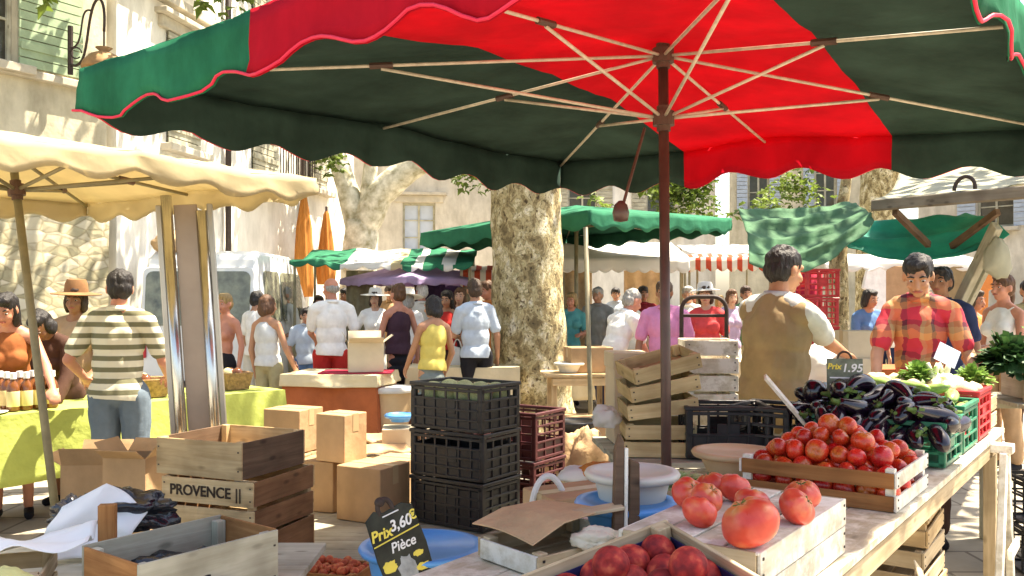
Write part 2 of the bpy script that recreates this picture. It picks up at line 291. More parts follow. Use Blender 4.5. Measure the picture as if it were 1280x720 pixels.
# ------------------------------------------------------------------ mesh builder
class MB:
    def __init__(s): s.v = []; s.f = []; s.bc = []; s.mi = []; s.m = 0
    def add(s, vs, fs, bcs=None, T=None):
        b = len(s.v)
        for i, p in enumerate(vs):
            p = Vector(p); s.bc.append(tuple(bcs[i]) if bcs else tuple(p)); s.v.append(T @ p if T else p)
        for f in fs: s.f.append([b+i for i in f]); s.mi.append(s.m)
    def box(s, c, size, T=None):
        hx, hy, hz = size[0]/2, size[1]/2, size[2]/2
        loc = [(x,y,z) for x in (-hx,hx) for y in (-hy,hy) for z in (-hz,hz)]
        o = (R.uniform(0,50), R.uniform(0,50), R.uniform(0,50))
        ax = sorted(range(3), key=lambda k: -size[k])
        bcs = [(p[ax[0]]+o[0], p[ax[1]]+o[1], p[ax[2]]+o[2]) for p in loc]
        s.add([Vector(c)+Vector(p) for p in loc], [(0,1,3,2),(4,6,7,5),(0,4,5,1),(2,3,7,6),(0,2,6,4),(1,5,7,3)], bcs, T)
    def board(s, p0, p1, w, t, up=(0,0,1)):
        p0, p1 = Vector(p0), Vector(p1); x = (p1-p0); L = x.length; x.normalize()
        u = Vector(up); u = (u - x*u.dot(x)).normalized(); n = x.cross(u)
        T = Matrix((( x.x,u.x,n.x,0),(x.y,u.y,n.y,0),(x.z,u.z,n.z,0),(0,0,0,1))); T.translation = (p0+p1)/2
        s.box((0,0,0), (L, w, t), T)
    def tube(s, pts, r, n=8, caps=True):
        pts = [Vector(p) for p in pts]; rs = r if isinstance(r, (list,tuple)) else [r]*len(pts)
        prev = None; vs = []; bcs = []; L = 0
        for i, p in enumerate(pts):
            t = (pts[min(i+1,len(pts)-1)]-pts[max(i-1,0)]).normalized()
            a = prev if prev is not None else (Vector((0,0,1)) if abs(t.z) < .9 else Vector((1,0,0)))
            a = (a - t*a.dot(t)).normalized(); prev = a; b = t.cross(a)
            if i: L += (p-pts[i-1]).length
            for k in range(n):
                th = 2*math.pi*k/n; vs.append(p + (a*math.cos(th)+b*math.sin(th))*rs[i]); bcs.append((L, rs[i]*math.cos(th), rs[i]*math.sin(th)))
        fs = [(i*n+k, i*n+(k+1)%n, (i+1)*n+(k+1)%n, (i+1)*n+k) for i in range(len(pts)-1) for k in range(n)]
        if caps: fs += [tuple(reversed(range(n))), tuple((len(pts)-1)*n+k for k in range(n))]
        s.add(vs, fs, bcs)
    def lathe(s, prof, n=24, T=None, wob=None):
        vs = []; fs = []
        for j, (r, z) in enumerate(prof):
            for k in range(n):
                th = 2*math.pi*k/n; q = r*(wob(th, z) if wob else 1); vs.append((q*math.cos(th), q*math.sin(th), z))
        for j in range(len(prof)-1):
            for k in range(n): fs.append((j*n+k, j*n+(k+1)%n, (j+1)*n+(k+1)%n, (j+1)*n+k))
        if prof[0][0] > 1e-4: fs.append(tuple(reversed(range(n))))
        if prof[-1][0] > 1e-4: fs.append(tuple((len(prof)-1)*n+k for k in range(n)))
        s.add(vs, fs, None, T)
    def ell(s, c, r, nu=16, nv=10, T=None, fn=None):
        vs = [(0,0,-1)] ; fs = []
        for j in range(1, nv):
            ph = -math.pi/2+math.pi*j/nv
            for k in range(nu):
                th = 2*math.pi*k/nu; vs.append((math.cos(ph)*math.cos(th), math.cos(ph)*math.sin(th), math.sin(ph)))
        vs.append((0,0,1)); top = len(vs)-1
        for k in range(nu): fs.append((0, 1+(k+1)%nu, 1+k)); fs.append((top, 1+(nv-2)*nu+k, 1+(nv-2)*nu+(k+1)%nu))
        for j in range(nv-2):
            for k in range(nu): fs.append((1+j*nu+k, 1+j*nu+(k+1)%nu, 1+(j+1)*nu+(k+1)%nu, 1+(j+1)*nu+k))
        out = []
        for p in vs:
            q = Vector((p[0]*r[0], p[1]*r[1], p[2]*r[2]))
            if fn: q = fn(Vector(p), q)
            out.append(Vector(c)+q)
        s.add(out, fs, None, T)
    def cap(s, p0, r0, p1, r1, n=12):
        """tapered capsule"""
        p0, p1 = Vector(p0), Vector(p1); d = p1-p0; L = d.length or 1e-4; t = d/L
        pts = []; rs = []
        for k in range(4): a = math.pi/2*(1-k/4)*.98; pts.append(p0 - t*r0*math.sin(a)); rs.append(r0*math.cos(a))
        pts += [p0, p1]; rs += [r0, r1]
        for k in range(1,5): a = math.pi/2*(k/4)*.98; pts.append(p1 + t*r1*math.sin(a)); rs.append(r1*math.cos(a))
        s.tube(pts, rs, n)
    def grid(s, fn, nu, nv, mfn=None, us=None, vs_=None):
        us = us or [i/nu for i in range(nu+1)]; vv = vs_ or [j/nv for j in range(nv+1)]
        nu, nv = len(us)-1, len(vv)-1
        vs = [fn(u, v) for u in us for v in vv]; b = len(s.v)
        s.add(vs, [])
        for i in range(nu):
            for j in range(nv):
                s.f.append([b+i*(nv+1)+j, b+(i+1)*(nv+1)+j, b+(i+1)*(nv+1)+j+1, b+i*(nv+1)+j+1])
                s.mi.append(mfn((us[i]+us[i+1])/2, (vv[j]+vv[j+1])/2) if mfn else s.m)
    def prism(s, outline, t, T=None):
        """outline in x,z extruded along y by t"""
        n = len(outline)
        vs = [(x, -t/2, z) for x, z in outline]+[(x, t/2, z) for x, z in outline]
        s.add(vs, [tuple(range(n)), tuple(reversed(range(n, 2*n)))]+[(i, n+i, n+(i+1)%n, (i+1)%n) for i in range(n)], None, T)
    def mesh(s, name):
        me = bpy.data.meshes.new(name); me.from_pydata([tuple(v) for v in s.v], [], s.f)
        a = me.attributes.new('bc', 'FLOAT_VECTOR', 'POINT'); a.data.foreach_set('vector', [x for b in s.bc for x in b])
        me.polygons.foreach_set('material_index', s.mi); me.update()
        bm = bmesh.new(); bm.from_mesh(me); bmesh.ops.recalc_face_normals(bm, faces=bm.faces); bm.to_mesh(me); bm.free()
        return me
    def build(s, name, mat, parent=None, smooth=False, bevel=0, solid=0, loc=None, rot=None, sharp=None):
        me = s.mesh(name)
        for m in (mat if isinstance(mat, (list,tuple)) else [mat]): me.materials.append(m)
        if smooth: me.shade_smooth()
        if sharp: me.shade_smooth(); me.set_sharp_from_angle(angle=rad(sharp))
        o = bpy.data.objects.new(name, me); C.objects.link(o)
        if parent: o.parent = parent
        if loc is not None: o.location = loc
        if rot is not None: o.rotation_euler = rot
        if solid: md = o.modifiers.new('t','SOLIDIFY'); md.thickness = solid; md.offset = 0
        if bevel: md = o.modifiers.new('b','BEVEL'); md.width = bevel; md.segments = 1; md.limit_method = 'ANGLE'; md.angle_limit = rad(50)
        return o

def tag(o, label=None, cat=None, group=None, kind=None):
    if label: o['label'] = label
    if cat: o['category'] = cat
    if group: o['group'] = group
    if kind: o['kind'] = kind
    return o
def thing(name, label, cat, loc=(0,0,0), rz=0, group=None, rot=None):
    o = bpy.data.objects.new(name, None); C.objects.link(o); o.location = loc
    o.rotation_euler = rot or (0,0,rz); o.empty_display_size = .1
    return tag(o, label, cat, group)
def set_matrix(o, T): o.location = T.to_translation(); o.rotation_euler = T.to_euler()
def copy_tree(o, loc=None, rz=None, label=None, group=None, parent=None, rot=None):
    c = o.copy(); C.objects.link(c)
    if parent is not None: c.parent = parent
    for ch in list(o.children): copy_tree(ch, parent=c)
    if loc is not None: c.location = loc
    if rz is not None: c.rotation_euler = (0,0,rz)
    if rot is not None: c.rotation_euler = rot
    if label: c['label'] = label
    if group: c['group'] = group
    return c
def single(mb, name, label, cat, mat, loc=(0,0,0), rz=0, group=None, rot=None, **kw):
    o = mb.build(name, mat, None, loc=loc, rot=rot or (0,0,rz), **kw)
    return tag(o, label, cat, group)
def evaluated(o):
    sc.collection.objects.link(o)
    return bpy.data.meshes.new_from_object(o.evaluated_get(bpy.context.evaluated_depsgraph_get()))
def text_mesh(txt, size, mat, name='lettering', parent=None, T=None, ext=.001, shear=0, bold=0):
    cu = bpy.data.curves.new(name, 'FONT'); cu.body = txt; cu.size = size; cu.extrude = ext; cu.align_x = 'CENTER'; cu.align_y = 'CENTER'; cu.shear = shear; cu.offset = bold
    o = bpy.data.objects.new(name, cu); me = evaluated(o)
    bpy.data.objects.remove(o); me.materials.clear(); me.materials.append(mat)
    ob = bpy.data.objects.new(name, me); C.objects.link(ob)
    if parent: ob.parent = parent
    if T: set_matrix(ob, T)
    return ob
def remesh(mb, name, vox, smooth=4, disp=None):
    """one continuous skin round all the volumes in mb"""
    me = mb.mesh(name); o = bpy.data.objects.new('tmp', me)
    r = o.modifiers.new('r','REMESH'); r.mode = 'VOXEL'; r.voxel_size = vox; r.use_smooth_shade = True
    if smooth: q = o.modifiers.new('s','SMOOTH'); q.factor = .5; q.iterations = smooth
    me2 = evaluated(o); me2.name = name
    bpy.data.objects.remove(o); bpy.data.meshes.remove(me)
    if disp:
        nn = [v.normal.copy() for v in me2.vertices]; co = []
        for v, n in zip(me2.vertices, nn): co += list(v.co+n*disp(v.co))
        me2.vertices.foreach_set('co', co); me2.update()
    me2.shade_smooth()
    return me2
def link(me, name, mat, parent=None):
    me.materials.clear()
    for m in (mat if isinstance(mat,(list,tuple)) else [mat]): me.materials.append(m)
    o = bpy.data.objects.new(name, me); C.objects.link(o); o.parent = parent
    return o
# ------------------------------------------------------------------ crates and boxes
def wood_crate(label, L, W, H, mat, loc=(0,0,0), rz=0, group=None, slats=3, gap=.012, post=.03, cat='wooden crate', rot=None, end_mat=None, post_up=0, name='wooden_crate'):
    t = thing(name, label, cat, loc, rz, group, rot)
    th = .009
    base = MB(); nb = max(4, int(W/.09))
    for i in range(nb):
        w = W/nb-.008; y = -W/2+(i+.5)*W/nb
        base.box((0, y, .006), (L-.004, w, .007))
    for x in (-L/2+.04, L/2-.04): base.box((x, 0, .0135), (.05, W-.03, .007))
    base.build('base', mat, t, bevel=.0015)
    sh = (H-gap*(slats-1))/slats
    for s in (-1, 1):
        p = MB(); e = MB()
        for k in range(slats):
            z = k*(sh+gap)+sh/2+R.uniform(-.002,.002)
            p.box((R.uniform(-.003,.003), s*(W/2-th/2), z+.001), (L-R.uniform(0,.006), th, sh-R.uniform(0,.006)))
            e.box((s*(L/2-th/2-.0012), 0, z), (th, W-2*th-.003, sh-R.uniform(0,.004)))
        p.build('side_panel', mat, t, bevel=.0015); e.build('end_panel', end_mat or mat, t, bevel=.0015)
        for y in (-1, 1):
            c = MB(); c.box((s*(L/2-th-post/2-.003), y*(W/2-th-post/2-.001), (H+post_up)/2+.012), (post, post, H+post_up-.02)); c.build('corner_post', mat, t, bevel=.002)
    nails = MB()
    for s in (-1, 1):
        for k in range(slats):
            z = k*(sh+gap)+sh/2
            for x in (-L/2+.018, L/2-.018):
                for dz in (-.25, .25): nails.box((x, s*(W/2+.001), z+dz*sh), (.007, .003, .006))
    nails.build('nail_heads', M['steel_nail'], t)
    return t
def plastic_crate(label, L, W, H, mat, loc=(0,0,0), rz=0, group=None, cat='plastic crate', nx=5, nz=3, hole=True, rot=None, solid_low=0):
    t = thing('plastic_crate', label, cat, loc, rz, group, rot)
    b = MB(); b.box((0,0,.008), (L-.03, W-.03, .010))
    b.build('base', mat, t)
    def wall(length, T, has_hole):
        w = MB(); th = .008; bw = .013
        for k in range(nz+1):
            z = .012+k*(H-.05)/nz
            w.box((0, 0, z+.004), (length-.012, th, bw*(1.2 if k in (0, nz) else .9)), T)
        n = nx if length > .45 else max(3, nx-2)
        for i in range(n+1):
            x = -length/2+.012+i*(length-.024)/n
            w.box((x, .0025, H/2-.008), (bw*(1.5 if i in (0, n) else .9), th*1.1, H-.03), T)
        if solid_low: w.box((0, .007, solid_low/2+.01), (length-.02, .003, solid_low), T)
        if has_hole:
            z0 = .012+(nz-1)*(H-.05)/nz; zz = (z0+H-.03)/2
            for dz in (-.022, .022): w.box((0, .006, zz+dz), (.15, .010, .010), T)
            for dx in (-.075, .075): w.box((dx, .006, zz), (.010, .010, .05), T)
        else:
            w.box((0, .004, H*.52), (length*.26, .006, H*.3), T)
        w.build('side_wall', mat, t, bevel=.0015)
    for s, a in ((-1, 0), (1, math.pi)): wall(L, Matrix.Translation((0, s*(W/2-.006), 0)) @ Matrix.Rotation(a,4,'Z'), False)
    for s, a in ((1, math.pi/2), (-1, -math.pi/2)): wall(W, Matrix.Translation((s*(L/2-.006), 0, 0)) @ Matrix.Rotation(a,4,'Z'), hole)
    r = MB()
    for s in (-1,1):
        r.box((0, s*(W/2-.008), H-.011), (L+.008, .022, .020)); r.box((s*(L/2-.008), 0, H-.0105), (.022, W-.030, .0195))
    r.build('rim', mat, t, bevel=.003)
    for sx in (-1,1):
        for sy in (-1,1):
            c = MB(); c.box((sx*(L/2-.018), sy*(W/2-.018), H/2-.004), (.032, .032, H-.016)); c.build('corner_post', mat, t, bevel=.006)
    return t
def carton(label, L, W, H, mat, loc, rz, group=None, open_=False, tape=True, lid=False, cat='cardboard box'):
    t = thing('cardboard_box', label, cat, loc, rz, group)
    b = MB(); th = .006
    if open_:
        b.box((0,0,.004), (L, W, .006))
        for s in (-1,1):
            b.box((0, s*(W/2-th/2), H/2+.004), (L, th, H)); b.box((s*(L/2-th/2), 0, H/2+.004), (th, W-2*th-.002, H-.002))
        b.build('body', mat, t)
        for k, (s, ax) in enumerate(((1,'y'), (-1,'x'), (1,'x'), (-1,'y'))):
            f = MB(); a = rad(R.uniform(25, 70)); w = (L if ax == 'y' else W)-.012; fl = min(L, W)*.42
            T = Matrix.Translation((0, s*(W/2-.002), H+.003) if ax == 'y' else (s*(L/2-.002), 0, H+.003)) @ Matrix.Rotation({('y',1):0,('y',-1):math.pi,('x',1):-math.pi/2,('x',-1):math.pi/2}[(ax,s)],4,'Z') @ Matrix.Rotation(a,4,'X')
            f.box((0, fl/2, 0), (w, fl, .004), T); f.build('flap', mat, t)
    else:
        b.box((0,0,H/2), (L, W, H))
        if lid: b.box((0,0,H-.04), (L+.012, W+.012, .085))
        b.build('body', mat, t, bevel=.004)
        if tape:
            p = MB(); p.box((0,0,H+.001), (L*.99, .05, .002)); p.box((L/2+.001,0,H-.05), (.002,.05,.10)); p.box((-L/2-.001,0,H-.05), (.002,.05,.10)); p.build('tape', M['tape'], t)
            q = MB()
            for s in (-1,1): q.box((0, s*.0015, H+.0005), (L*.98, .0012, .0018))
            q.build('top_seam', M['paper_brown'], t)
    return t
def rumple(amp, sc_, seed=0):
    o = Vector((seed*3.7, seed*1.3, seed*.7))
    def f(u, q):
        k = 1+amp*(noise.noise(u*sc_+o)+.5*noise.noise(u*sc_*2.3+o)+.3*noise.noise(u*sc_*5+o))
        return q*k
    return f
def bag(label, c, r, mat, name='plastic_bag', cat='bag', seed=1, amp=.45, sc_=2.2, group=None, rz=0, handles=False):
    m = MB(); f0 = rumple(amp, sc_, seed)
    def f(u, q):
        q = f0(u, q); q.z = max(q.z, -r[2]*.75); return q
    m.ell((0,0,r[2]*.75), r, 40, 24, fn=f)
    if handles:
        for s in (-1,1): m.tube([(s*r[0]*.5,0,r[2]*1.1),(s*r[0]*.55,.01,r[2]*1.9),(s*r[0]*.2,.0,r[2]*2.3),(-s*.01+s*r[0]*.05,0,r[2]*1.2)], [.022,.012,.010,.02], 6)
    return single(m, name, label, cat, mat, c, rz, group, smooth=True)
def basin(label, r, h, mat, loc, name='basin', cat='basin', rings=2, grp=None):
    t = thing(name, label, cat, loc, 0, grp)
    m = MB(); rb = r*.74
    m.lathe([(0,.002),(rb,.002),(rb+.006,.012),(r*.97,h-.012),(r*.97,h),(r*.92,h),(r*.92,h-.01),(rb-.004,.014),(0,.012)], 48)
    m.build('bowl', mat, t, sharp=40)
    q = MB(); q.lathe([(r*.97,h-.022),(r+.018,h-.020),(r+.026,h-.006),(r+.02,h+.004),(r*.95,h+.006),(r*.935,h+.001)], 48); q.build('rim', mat, t, smooth=True)
    return t
def cloth_over(label, L, W, H, drop, mat, loc, rz, name='tablecloth', cat='tablecloth', amp=.03, freq=9, group=None, seed=0, solid=.004):
    """a cloth over a table: flat top, four sides hanging in folds"""
    m = MB(); per = [(-L/2,-W/2),(L/2,-W/2),(L/2,W/2),(-L/2,W/2)]
    pts = []
    for k in range(4):
        a, b = Vector(per[k]), Vector(per[(k+1)%4]); n = max(6, int((b-a).length/.04))
        for i in range(n): pts.append(a.lerp(b, i/n))
    n = len(pts); rows = 9; vs = []; fs = []
    s_ = 0; acc = []
    for i in range(n): acc.append(s_); s_ += (pts[(i+1)%n]-pts[i]).length
    for j in range(rows+1):
        v = j/rows
        for i, p in enumerate(pts):
            d = p.normalized()
            fo = amp*v**1.2*(math.sin(acc[i]*freq+seed)+.6*math.sin(acc[i]*freq*2.3+2+seed)+noise.noise(Vector((acc[i]*4, v*2, seed))))
            ox = Vector((0 if abs(p.x) < L/2-.001 else math.copysign(1,p.x), 0 if abs(p.y) < W/2-.001 else math.copysign(1,p.y)))
            q = p + ox*(.008 + .02*v + max(-.012, fo))
            hem = drop*(1+.05*noise.noise(Vector((acc[i]*1.3, 5, seed)))) * v
            vs.append((q.x, q.y, H+.004*noise.noise(Vector((p.x*4,p.y*4,seed))) - hem))
    for j in range(rows):
        for i in range(n): fs.append((j*n+i, j*n+(i+1)%n, (j+1)*n+(i+1)%n, (j+1)*n+i))
    b = len(vs); vs.append((0,0,H+.002))
    for i in range(n): fs.append((b, (i+1)%n, i))
    m.add(vs, fs)
    return single(m, name, label, cat, mat, loc, rz, group, smooth=False, solid=solid, sharp=40)
def plank_table(label, L, W, H, mat, loc, rz, leg_mat=None, name='market_table', cat='table', group=None, boards=4, leg=.05):
    t = thing(name, label, cat, loc, rz, group); m = MB()
    for i in range(boards): m.box((R.uniform(-.01,.01), -W/2+(i+.5)*W/boards, H-.014), (L, W/boards-.004, .026))
    m.build('tabletop', mat, t, bevel=.002)
    for sx in (-1,1):
        for sy in (-1,1):
            q = MB(); q.box((sx*(L/2-.1), sy*(W/2-.06), (H-.03)/2), (leg, leg, H-.03)); q.build('leg', leg_mat or mat, t, bevel=.002)
    for sy in (-1,1): a = MB(); a.box((0, sy*(W/2-.020), H-.07), (L-.16, .022, .07)); a.build('apron', leg_mat or mat, t, bevel=.002)
    return t
def lumpy(name, n, mat, r=(1,1,1), amp=.05, sc_=1.4, nu=22, nv=14, fn=None, scar=True, top_in=.12, lobes=0, lob_amp=.05):
    """a fruit mesh of unit radius: lobes, sunken top, uneven"""
    o = Vector((n*2.1, n*.7, n*1.9)); m = MB()
    def f(u, q):
        th = math.atan2(u.y, u.x); k = 1+amp*noise.noise(u*sc_+o)
        if lobes: k += lob_amp*math.cos(lobes*th+n)*(1-abs(u.z))**.0*max(0, u.z*.6+.5)
        q = q*k
        rr = math.hypot(u.x, u.y)
        if u.z > 0: q.z -= top_in*math.exp(-(rr/.28)**2)*r[2]
        return q
    m.ell((0,0,0), r, nu, nv, fn=f)
    me = m.mesh(name); me.materials.append(mat); me.shade_smooth()
    return me
def put_fruit(me, name, loc, size, label, cat, group, tilt=.6):
    o = bpy.data.objects.new(name, me); C.objects.link(o); o.location = loc; o.scale = (size,)*3
    o.rotation_euler = (R.uniform(-tilt,tilt), R.uniform(-tilt,tilt), R.uniform(0,6.28))
    return tag(o, label, cat, group)

# ------------------------------------------------------------------ people
SK = {}
for k, c in dict(light=(.52,.30,.20), tan=(.42,.215,.125), brown=(.30,.14,.075), red=(.50,.22,.14)).items():
    SK[k] = pm('skin_'+k, c, var=.14, scale=7, rough=.5, spec=.35)
    SK[k].node_tree.nodes['Principled BSDF'].inputs['Subsurface Weight'].default_value = .06
    SK[k].node_tree.nodes['Principled BSDF'].inputs['Subsurface Radius'].default_value = (.02,.008,.004)
HR = {k: pm('hair_'+k, c, var=.4, scale=30, rough=.5, spec=.4, bmp=.7, bscale=70, stretch=(2.5,2.5,.5)) for k, c in
      dict(black=(.014,.011,.010), brown=(.05,.028,.015), auburn=(.10,.045,.02), grey=(.30,.29,.26), white=(.55,.53,.48), blond=(.30,.20,.08)).items()}
def fabric(name, col, var=.12, transl=0): return pm(name, col, var=var, scale=10, rough=.88, spec=.15, bmp=.35, bscale=16, bdist=.015, transl=transl)
CL = {k: fabric('cloth_'+k, c) for k, c in dict(white=(.78,.77,.73), offwhite=(.62,.60,.52), lightgrey=(.56,.57,.56), khaki=(.34,.30,.17), denim=(.13,.17,.21),
      blue=(.10,.19,.36), black=(.018,.017,.020), plum=(.055,.028,.040), yellow=(.62,.50,.13), denimskirt=(.17,.20,.19), paleblue=(.46,.53,.60),
      red_=(.50,.035,.03), pink=(.62,.24,.42), coral=(.62,.07,.07), brownvest=(.25,.185,.10), greyblue=(.47,.50,.48), teal=(.08,.30,.30), orange=(.55,.20,.06),
      darkbrown=(.07,.035,.025), tancl=(.42,.27,.15), navy=(.03,.04,.09), lilac=(.42,.32,.46), greyish=(.30,.30,.28), darkred=(.22,.02,.025), green=(.10,.22,.10)).items()}
CL['striped'] = stripes('cloth_striped', (.66,.63,.50), (.17,.165,.10), .074, duty=.56)
def plaid_mat():
    m, nt, bs = _nt('cloth_plaid'); co = coords(nt, 'Object'); sx = nt.nodes.new('ShaderNodeSeparateXYZ')
    dn = N(nt, 'ShaderNodeTexNoise', i_Scale=9, i_Detail=3); nt.links.new(co, dn.inputs['Vector'])
    dm = N(nt, 'ShaderNodeVectorMath', operation='MULTIPLY_ADD'); nt.links.new(dn.outputs['Color'], dm.inputs[0]); dm.inputs[1].default_value = (.09,.09,.09); nt.links.new(co, dm.inputs[2]); nt.links.new(dm.outputs[0], sx.inputs[0])
    def band(ax, per, off, stops):
        a = N(nt, 'ShaderNodeMath', operation='MULTIPLY_ADD'); nt.links.new(sx.outputs[ax], a.inputs[0]); a.inputs[1].default_value = 1/per; a.inputs[2].default_value = off
        f = N(nt, 'ShaderNodeMath', operation='FRACT'); nt.links.new(a.outputs[0], f.inputs[0])
        r = ramp(nt, stops, 'CONSTANT'); nt.links.new(f.outputs[0], r.inputs['Fac']); return r.outputs[0]
    h = band('X', .17, .5, [(0,(.52,.025,.045)),(.26,(.10,.012,.03)),(.42,(.60,.24,.08)),(.66,(.55,.33,.15)),(.80,(.52,.025,.045))])
    v = band('Z', .19, .2, [(0,(.55,.03,.06)),(.34,(.58,.27,.10)),(.58,(.20,.17,.10)),(.74,(.10,.012,.03)),(.90,(.55,.03,.06))])
    mx = N(nt, 'ShaderNodeMix', data_type='RGBA'); mx.inputs[0].default_value = .5; nt.links.new(h, mx.inputs[6]); nt.links.new(v, mx.inputs[7])
    nt.links.new(mx.outputs[2], bs.inputs['Base Color']); bs.inputs['Roughness'].default_value = .88
    return m
CL['plaid'] = plaid_mat()
M['eye_white'] = pm('eye_white', (.55,.52,.48), var=.02, rough=.3); M['eye_dark'] = pm('eye_dark', (.012,.008,.006), rough=.15); M['lips'] = pm('lips', (.34,.10,.075), rough=.5)

HANDS = {}
def person(label, loc, yaw, H=1.72, skin='tan', hair=('short','black'), top=('tee','white'), bottom=('trousers','denim'), hands=None, lean=0, head=(0,0), vox=.011,
           fem=False, face=False, extras=None, stride=.0, shoes='black', wide=1.0, group=None, belt=None):
    s = H/1.75; t = thing('person', label, 'person', loc, yaw, group)
    hip = Vector((0,0,.93))*s
    rp = random.Random(label)
    U = Matrix.Translation(hip+Vector((rp.uniform(-.02,.02),0,0))) @ Matrix.Rotation(rp.uniform(-.20,.20),4,'Z') @ Matrix.Rotation(rp.uniform(-.05,.05),4,'Y') @ Matrix.Rotation(-lean,4,'X') @ Matrix.Translation(-hip)
    nk = Vector((0,0,1.50))*s
    Hd = U @ Matrix.Translation(nk) @ Matrix.Rotation(head[0],4,'Z') @ Matrix.Rotation(-head[1],4,'X') @ Matrix.Translation(-nk)
    V = lambda x,y,z: Vector((x,y,z))*s
    sw = (.165 if fem else .185)*wide; w_ = wide*(.9 if fem else 1)
    def seg(mb, X, a, ra, b, rb): mb.cap(X @ a, ra*s, X @ b, rb*s)
    I = Matrix.Identity(4)
    lens = (.285*s, .255*s)
    def arm(side, target):
        S = U @ V(side*sw, -.005, 1.405); T = Vector(target)*s
        d = (T-S); L = min(d.length, .985*sum(lens)); dn = d.normalized(); T = S+dn*L
        a = (lens[0]**2-lens[1]**2+L*L)/(2*L); h = math.sqrt(max(0, lens[0]**2-a*a))
        hint = Vector((side*.45, -.55, -.7)); hint = (hint-dn*hint.dot(dn)).normalized()
        return S, S+dn*a+hint*h, T
    hands = hands or {}
    arms = {sd: arm(sd, hands.get(sd, rp.choice([(sd*.27*w_, .06, .83), (sd*.28*w_, .0, .84), (sd*.20*w_, .24, 1.02), (sd*.14, .30, 1.12), (sd*.24, .14, .90)]))) for sd in (-1,1)}
    # body
    b = MB()
    b.ell(V(0,0,.955), V(.150*w_,.105,.115), T=None); b.ell((0,0,0), V(.125*w_,.088,.15), T=U @ Matrix.Translation(V(0,.0,1.10)))
    b.ell((0,0,0), V(.150*w_,.105,.17), T=U @ Matrix.Translation(V(0,.0,1.28)))
    if fem:
        for sd in (-1,1): b.ell((0,0,0), V(.062,.06,.062), T=U @ Matrix.Translation(V(sd*.068,.085,1.26)))
    seg(b, U, V(-sw+.03,-.005,1.405), .058, V(sw-.03,-.005,1.405), .058)
    seg(b, U, V(0,-.015,1.42), .064, V(0,.0,1.57), .050)
    for x in (-1,1): seg(b, U, V(x*.02,-.012,1.475), .05, V(x*(sw-.05),-.012,1.425), .045)
    hc = V(0,.012,1.635)
    def he(c, r): b.ell((0,0,0), V(*r), 18, 12, T=Hd @ Matrix.Translation(hc+V(*c)))
    he((0,-.012,.022),(.075,.095,.092)); he((0,.026,-.035),(.059,.066,.078)); he((0,.057,-.090),(.030,.030,.025))
    seg(b, Hd, hc+V(0,.093,.008), .009, hc+V(0,.113,-.034), .015); seg(b, Hd, hc+V(-.033,.078,.024), .015, hc+V(.033,.078,.024), .015)
    seg(b, Hd, hc+V(-.014,.090,-.062), .011, hc+V(.014,.090,-.062), .011)
    for x in (-1,1): he((x*.034,.06,-.034),(.027,.030,.026)); he((x*.077,-.006,-.012),(.012,.022,.034))
    for sd, (S,E,T) in arms.items():
        b.cap(S, .046*s*w_, E, .036*s); b.cap(E, .038*s, T, .026*s)
        dr = (T-E).normalized(); n = Vector((-sd,0,0)) if abs(dr.z) > .7 else Vector((0,0,-1)); n = (n-dr*n.dot(dr)).normalized(); sv = dr.cross(n)
        Tm = Matrix((( sv.x,n.x,dr.x,0),(sv.y,n.y,dr.y,0),(sv.z,n.z,dr.z,0),(0,0,0,1))); Tm.translation = T+dr*.048*s
        b.ell((0,0,0), V(.040,.018,.055), 12, 8, T=Tm)
        fr = max(.0082, vox*.85)
        for i in range(4):
            q0 = T+dr*.078*s+sv*((i-1.5)*.0215*s); ln = (.062,.074,.070,.054)[i]*s
            q1 = q0+(dr*.9+n*.35+sv*(i-1.5)*.06).normalized()*ln*.55; q2 = q1+(dr*.55+n*.85).normalized()*ln*.5
            b.cap(q0-dr*.02*s, fr, q1, fr, 8); b.cap(q1, fr, q2, fr*.85, 8)
        k = sd
        q0 = T+dr*.018*s+sv*(k*.03*s); q1 = T+dr*.050*s+sv*(k*.058*s)+n*.012*s; q2 = q1+(dr*.8+n*.4-sv*k*.1).normalized()*.035*s
        b.cap(q0, .013*s, q1, max(.0105, vox*.9), 8); b.cap(q1, max(.0105, vox*.9), q2, fr, 8)
    kn = {}
    for sd in (-1,1):
        st = stride*sd
        h, k, a = V(sd*.088*w_, 0, .91), V(sd*.098, .02+st*.55, .50), V(sd*.105, -.025+st, .09)
        kn[sd] = (h,k,a)
        b.cap(h, .080*s*w_, k, .053*s); b.cap(k, .052*s, a, .036*s); b.ell(k.lerp(a,.3)+V(0,-.02,0), V(.048,.052,.10), T=None)
    body = remesh(b, 'person_body', vox, 3); bo = link(body, 'body', SK[skin], t)
    for sd in (-1,1):
        q = MB(); h,k,a = kn[sd]; q.cap(a+V(0,-.03,-.045), .036*s, a+V(sd*.012,.135,-.055), .034*s)
        for v in range(len(q.v)): q.v[v].z = max(q.v[v].z, .002)
        q.build('shoe', CL[shoes] if shoes in CL else SK[skin], t, smooth=True)
    wr = lambda k=1.0: (lambda co: k*(.009*noise.noise(Vector((co.x*11+co.z*2,co.y*11,co.z*2.6)))+.005*noise.noise(Vector((co.x*22-co.z*8,co.y*22,co.z*9)))+.004))
    g = .016
    def torso(mb, z0, gg, w=w_):
        mb.ell((0,0,0), V(.150*w+gg,.105+gg,.175+gg*.4), T=U @ Matrix.Translation(V(0,0,1.285)))
        mb.ell((0,0,0), V(.140*w+gg,.098+gg,.20), T=U @ Matrix.Translation(V(0,0,1.12)))
        mb.ell((0,0,0), V(.160*w+gg,.118+gg,.17), T=U @ Matrix.Translation(V(0,0,z0+.03)))
        if fem:
            for sd in (-1,1): mb.ell((0,0,0), V(.064+gg*.6,.062+gg*.6,.062+gg*.6), T=U @ Matrix.Translation(V(sd*.068,.085,1.26)))
    style, col = top
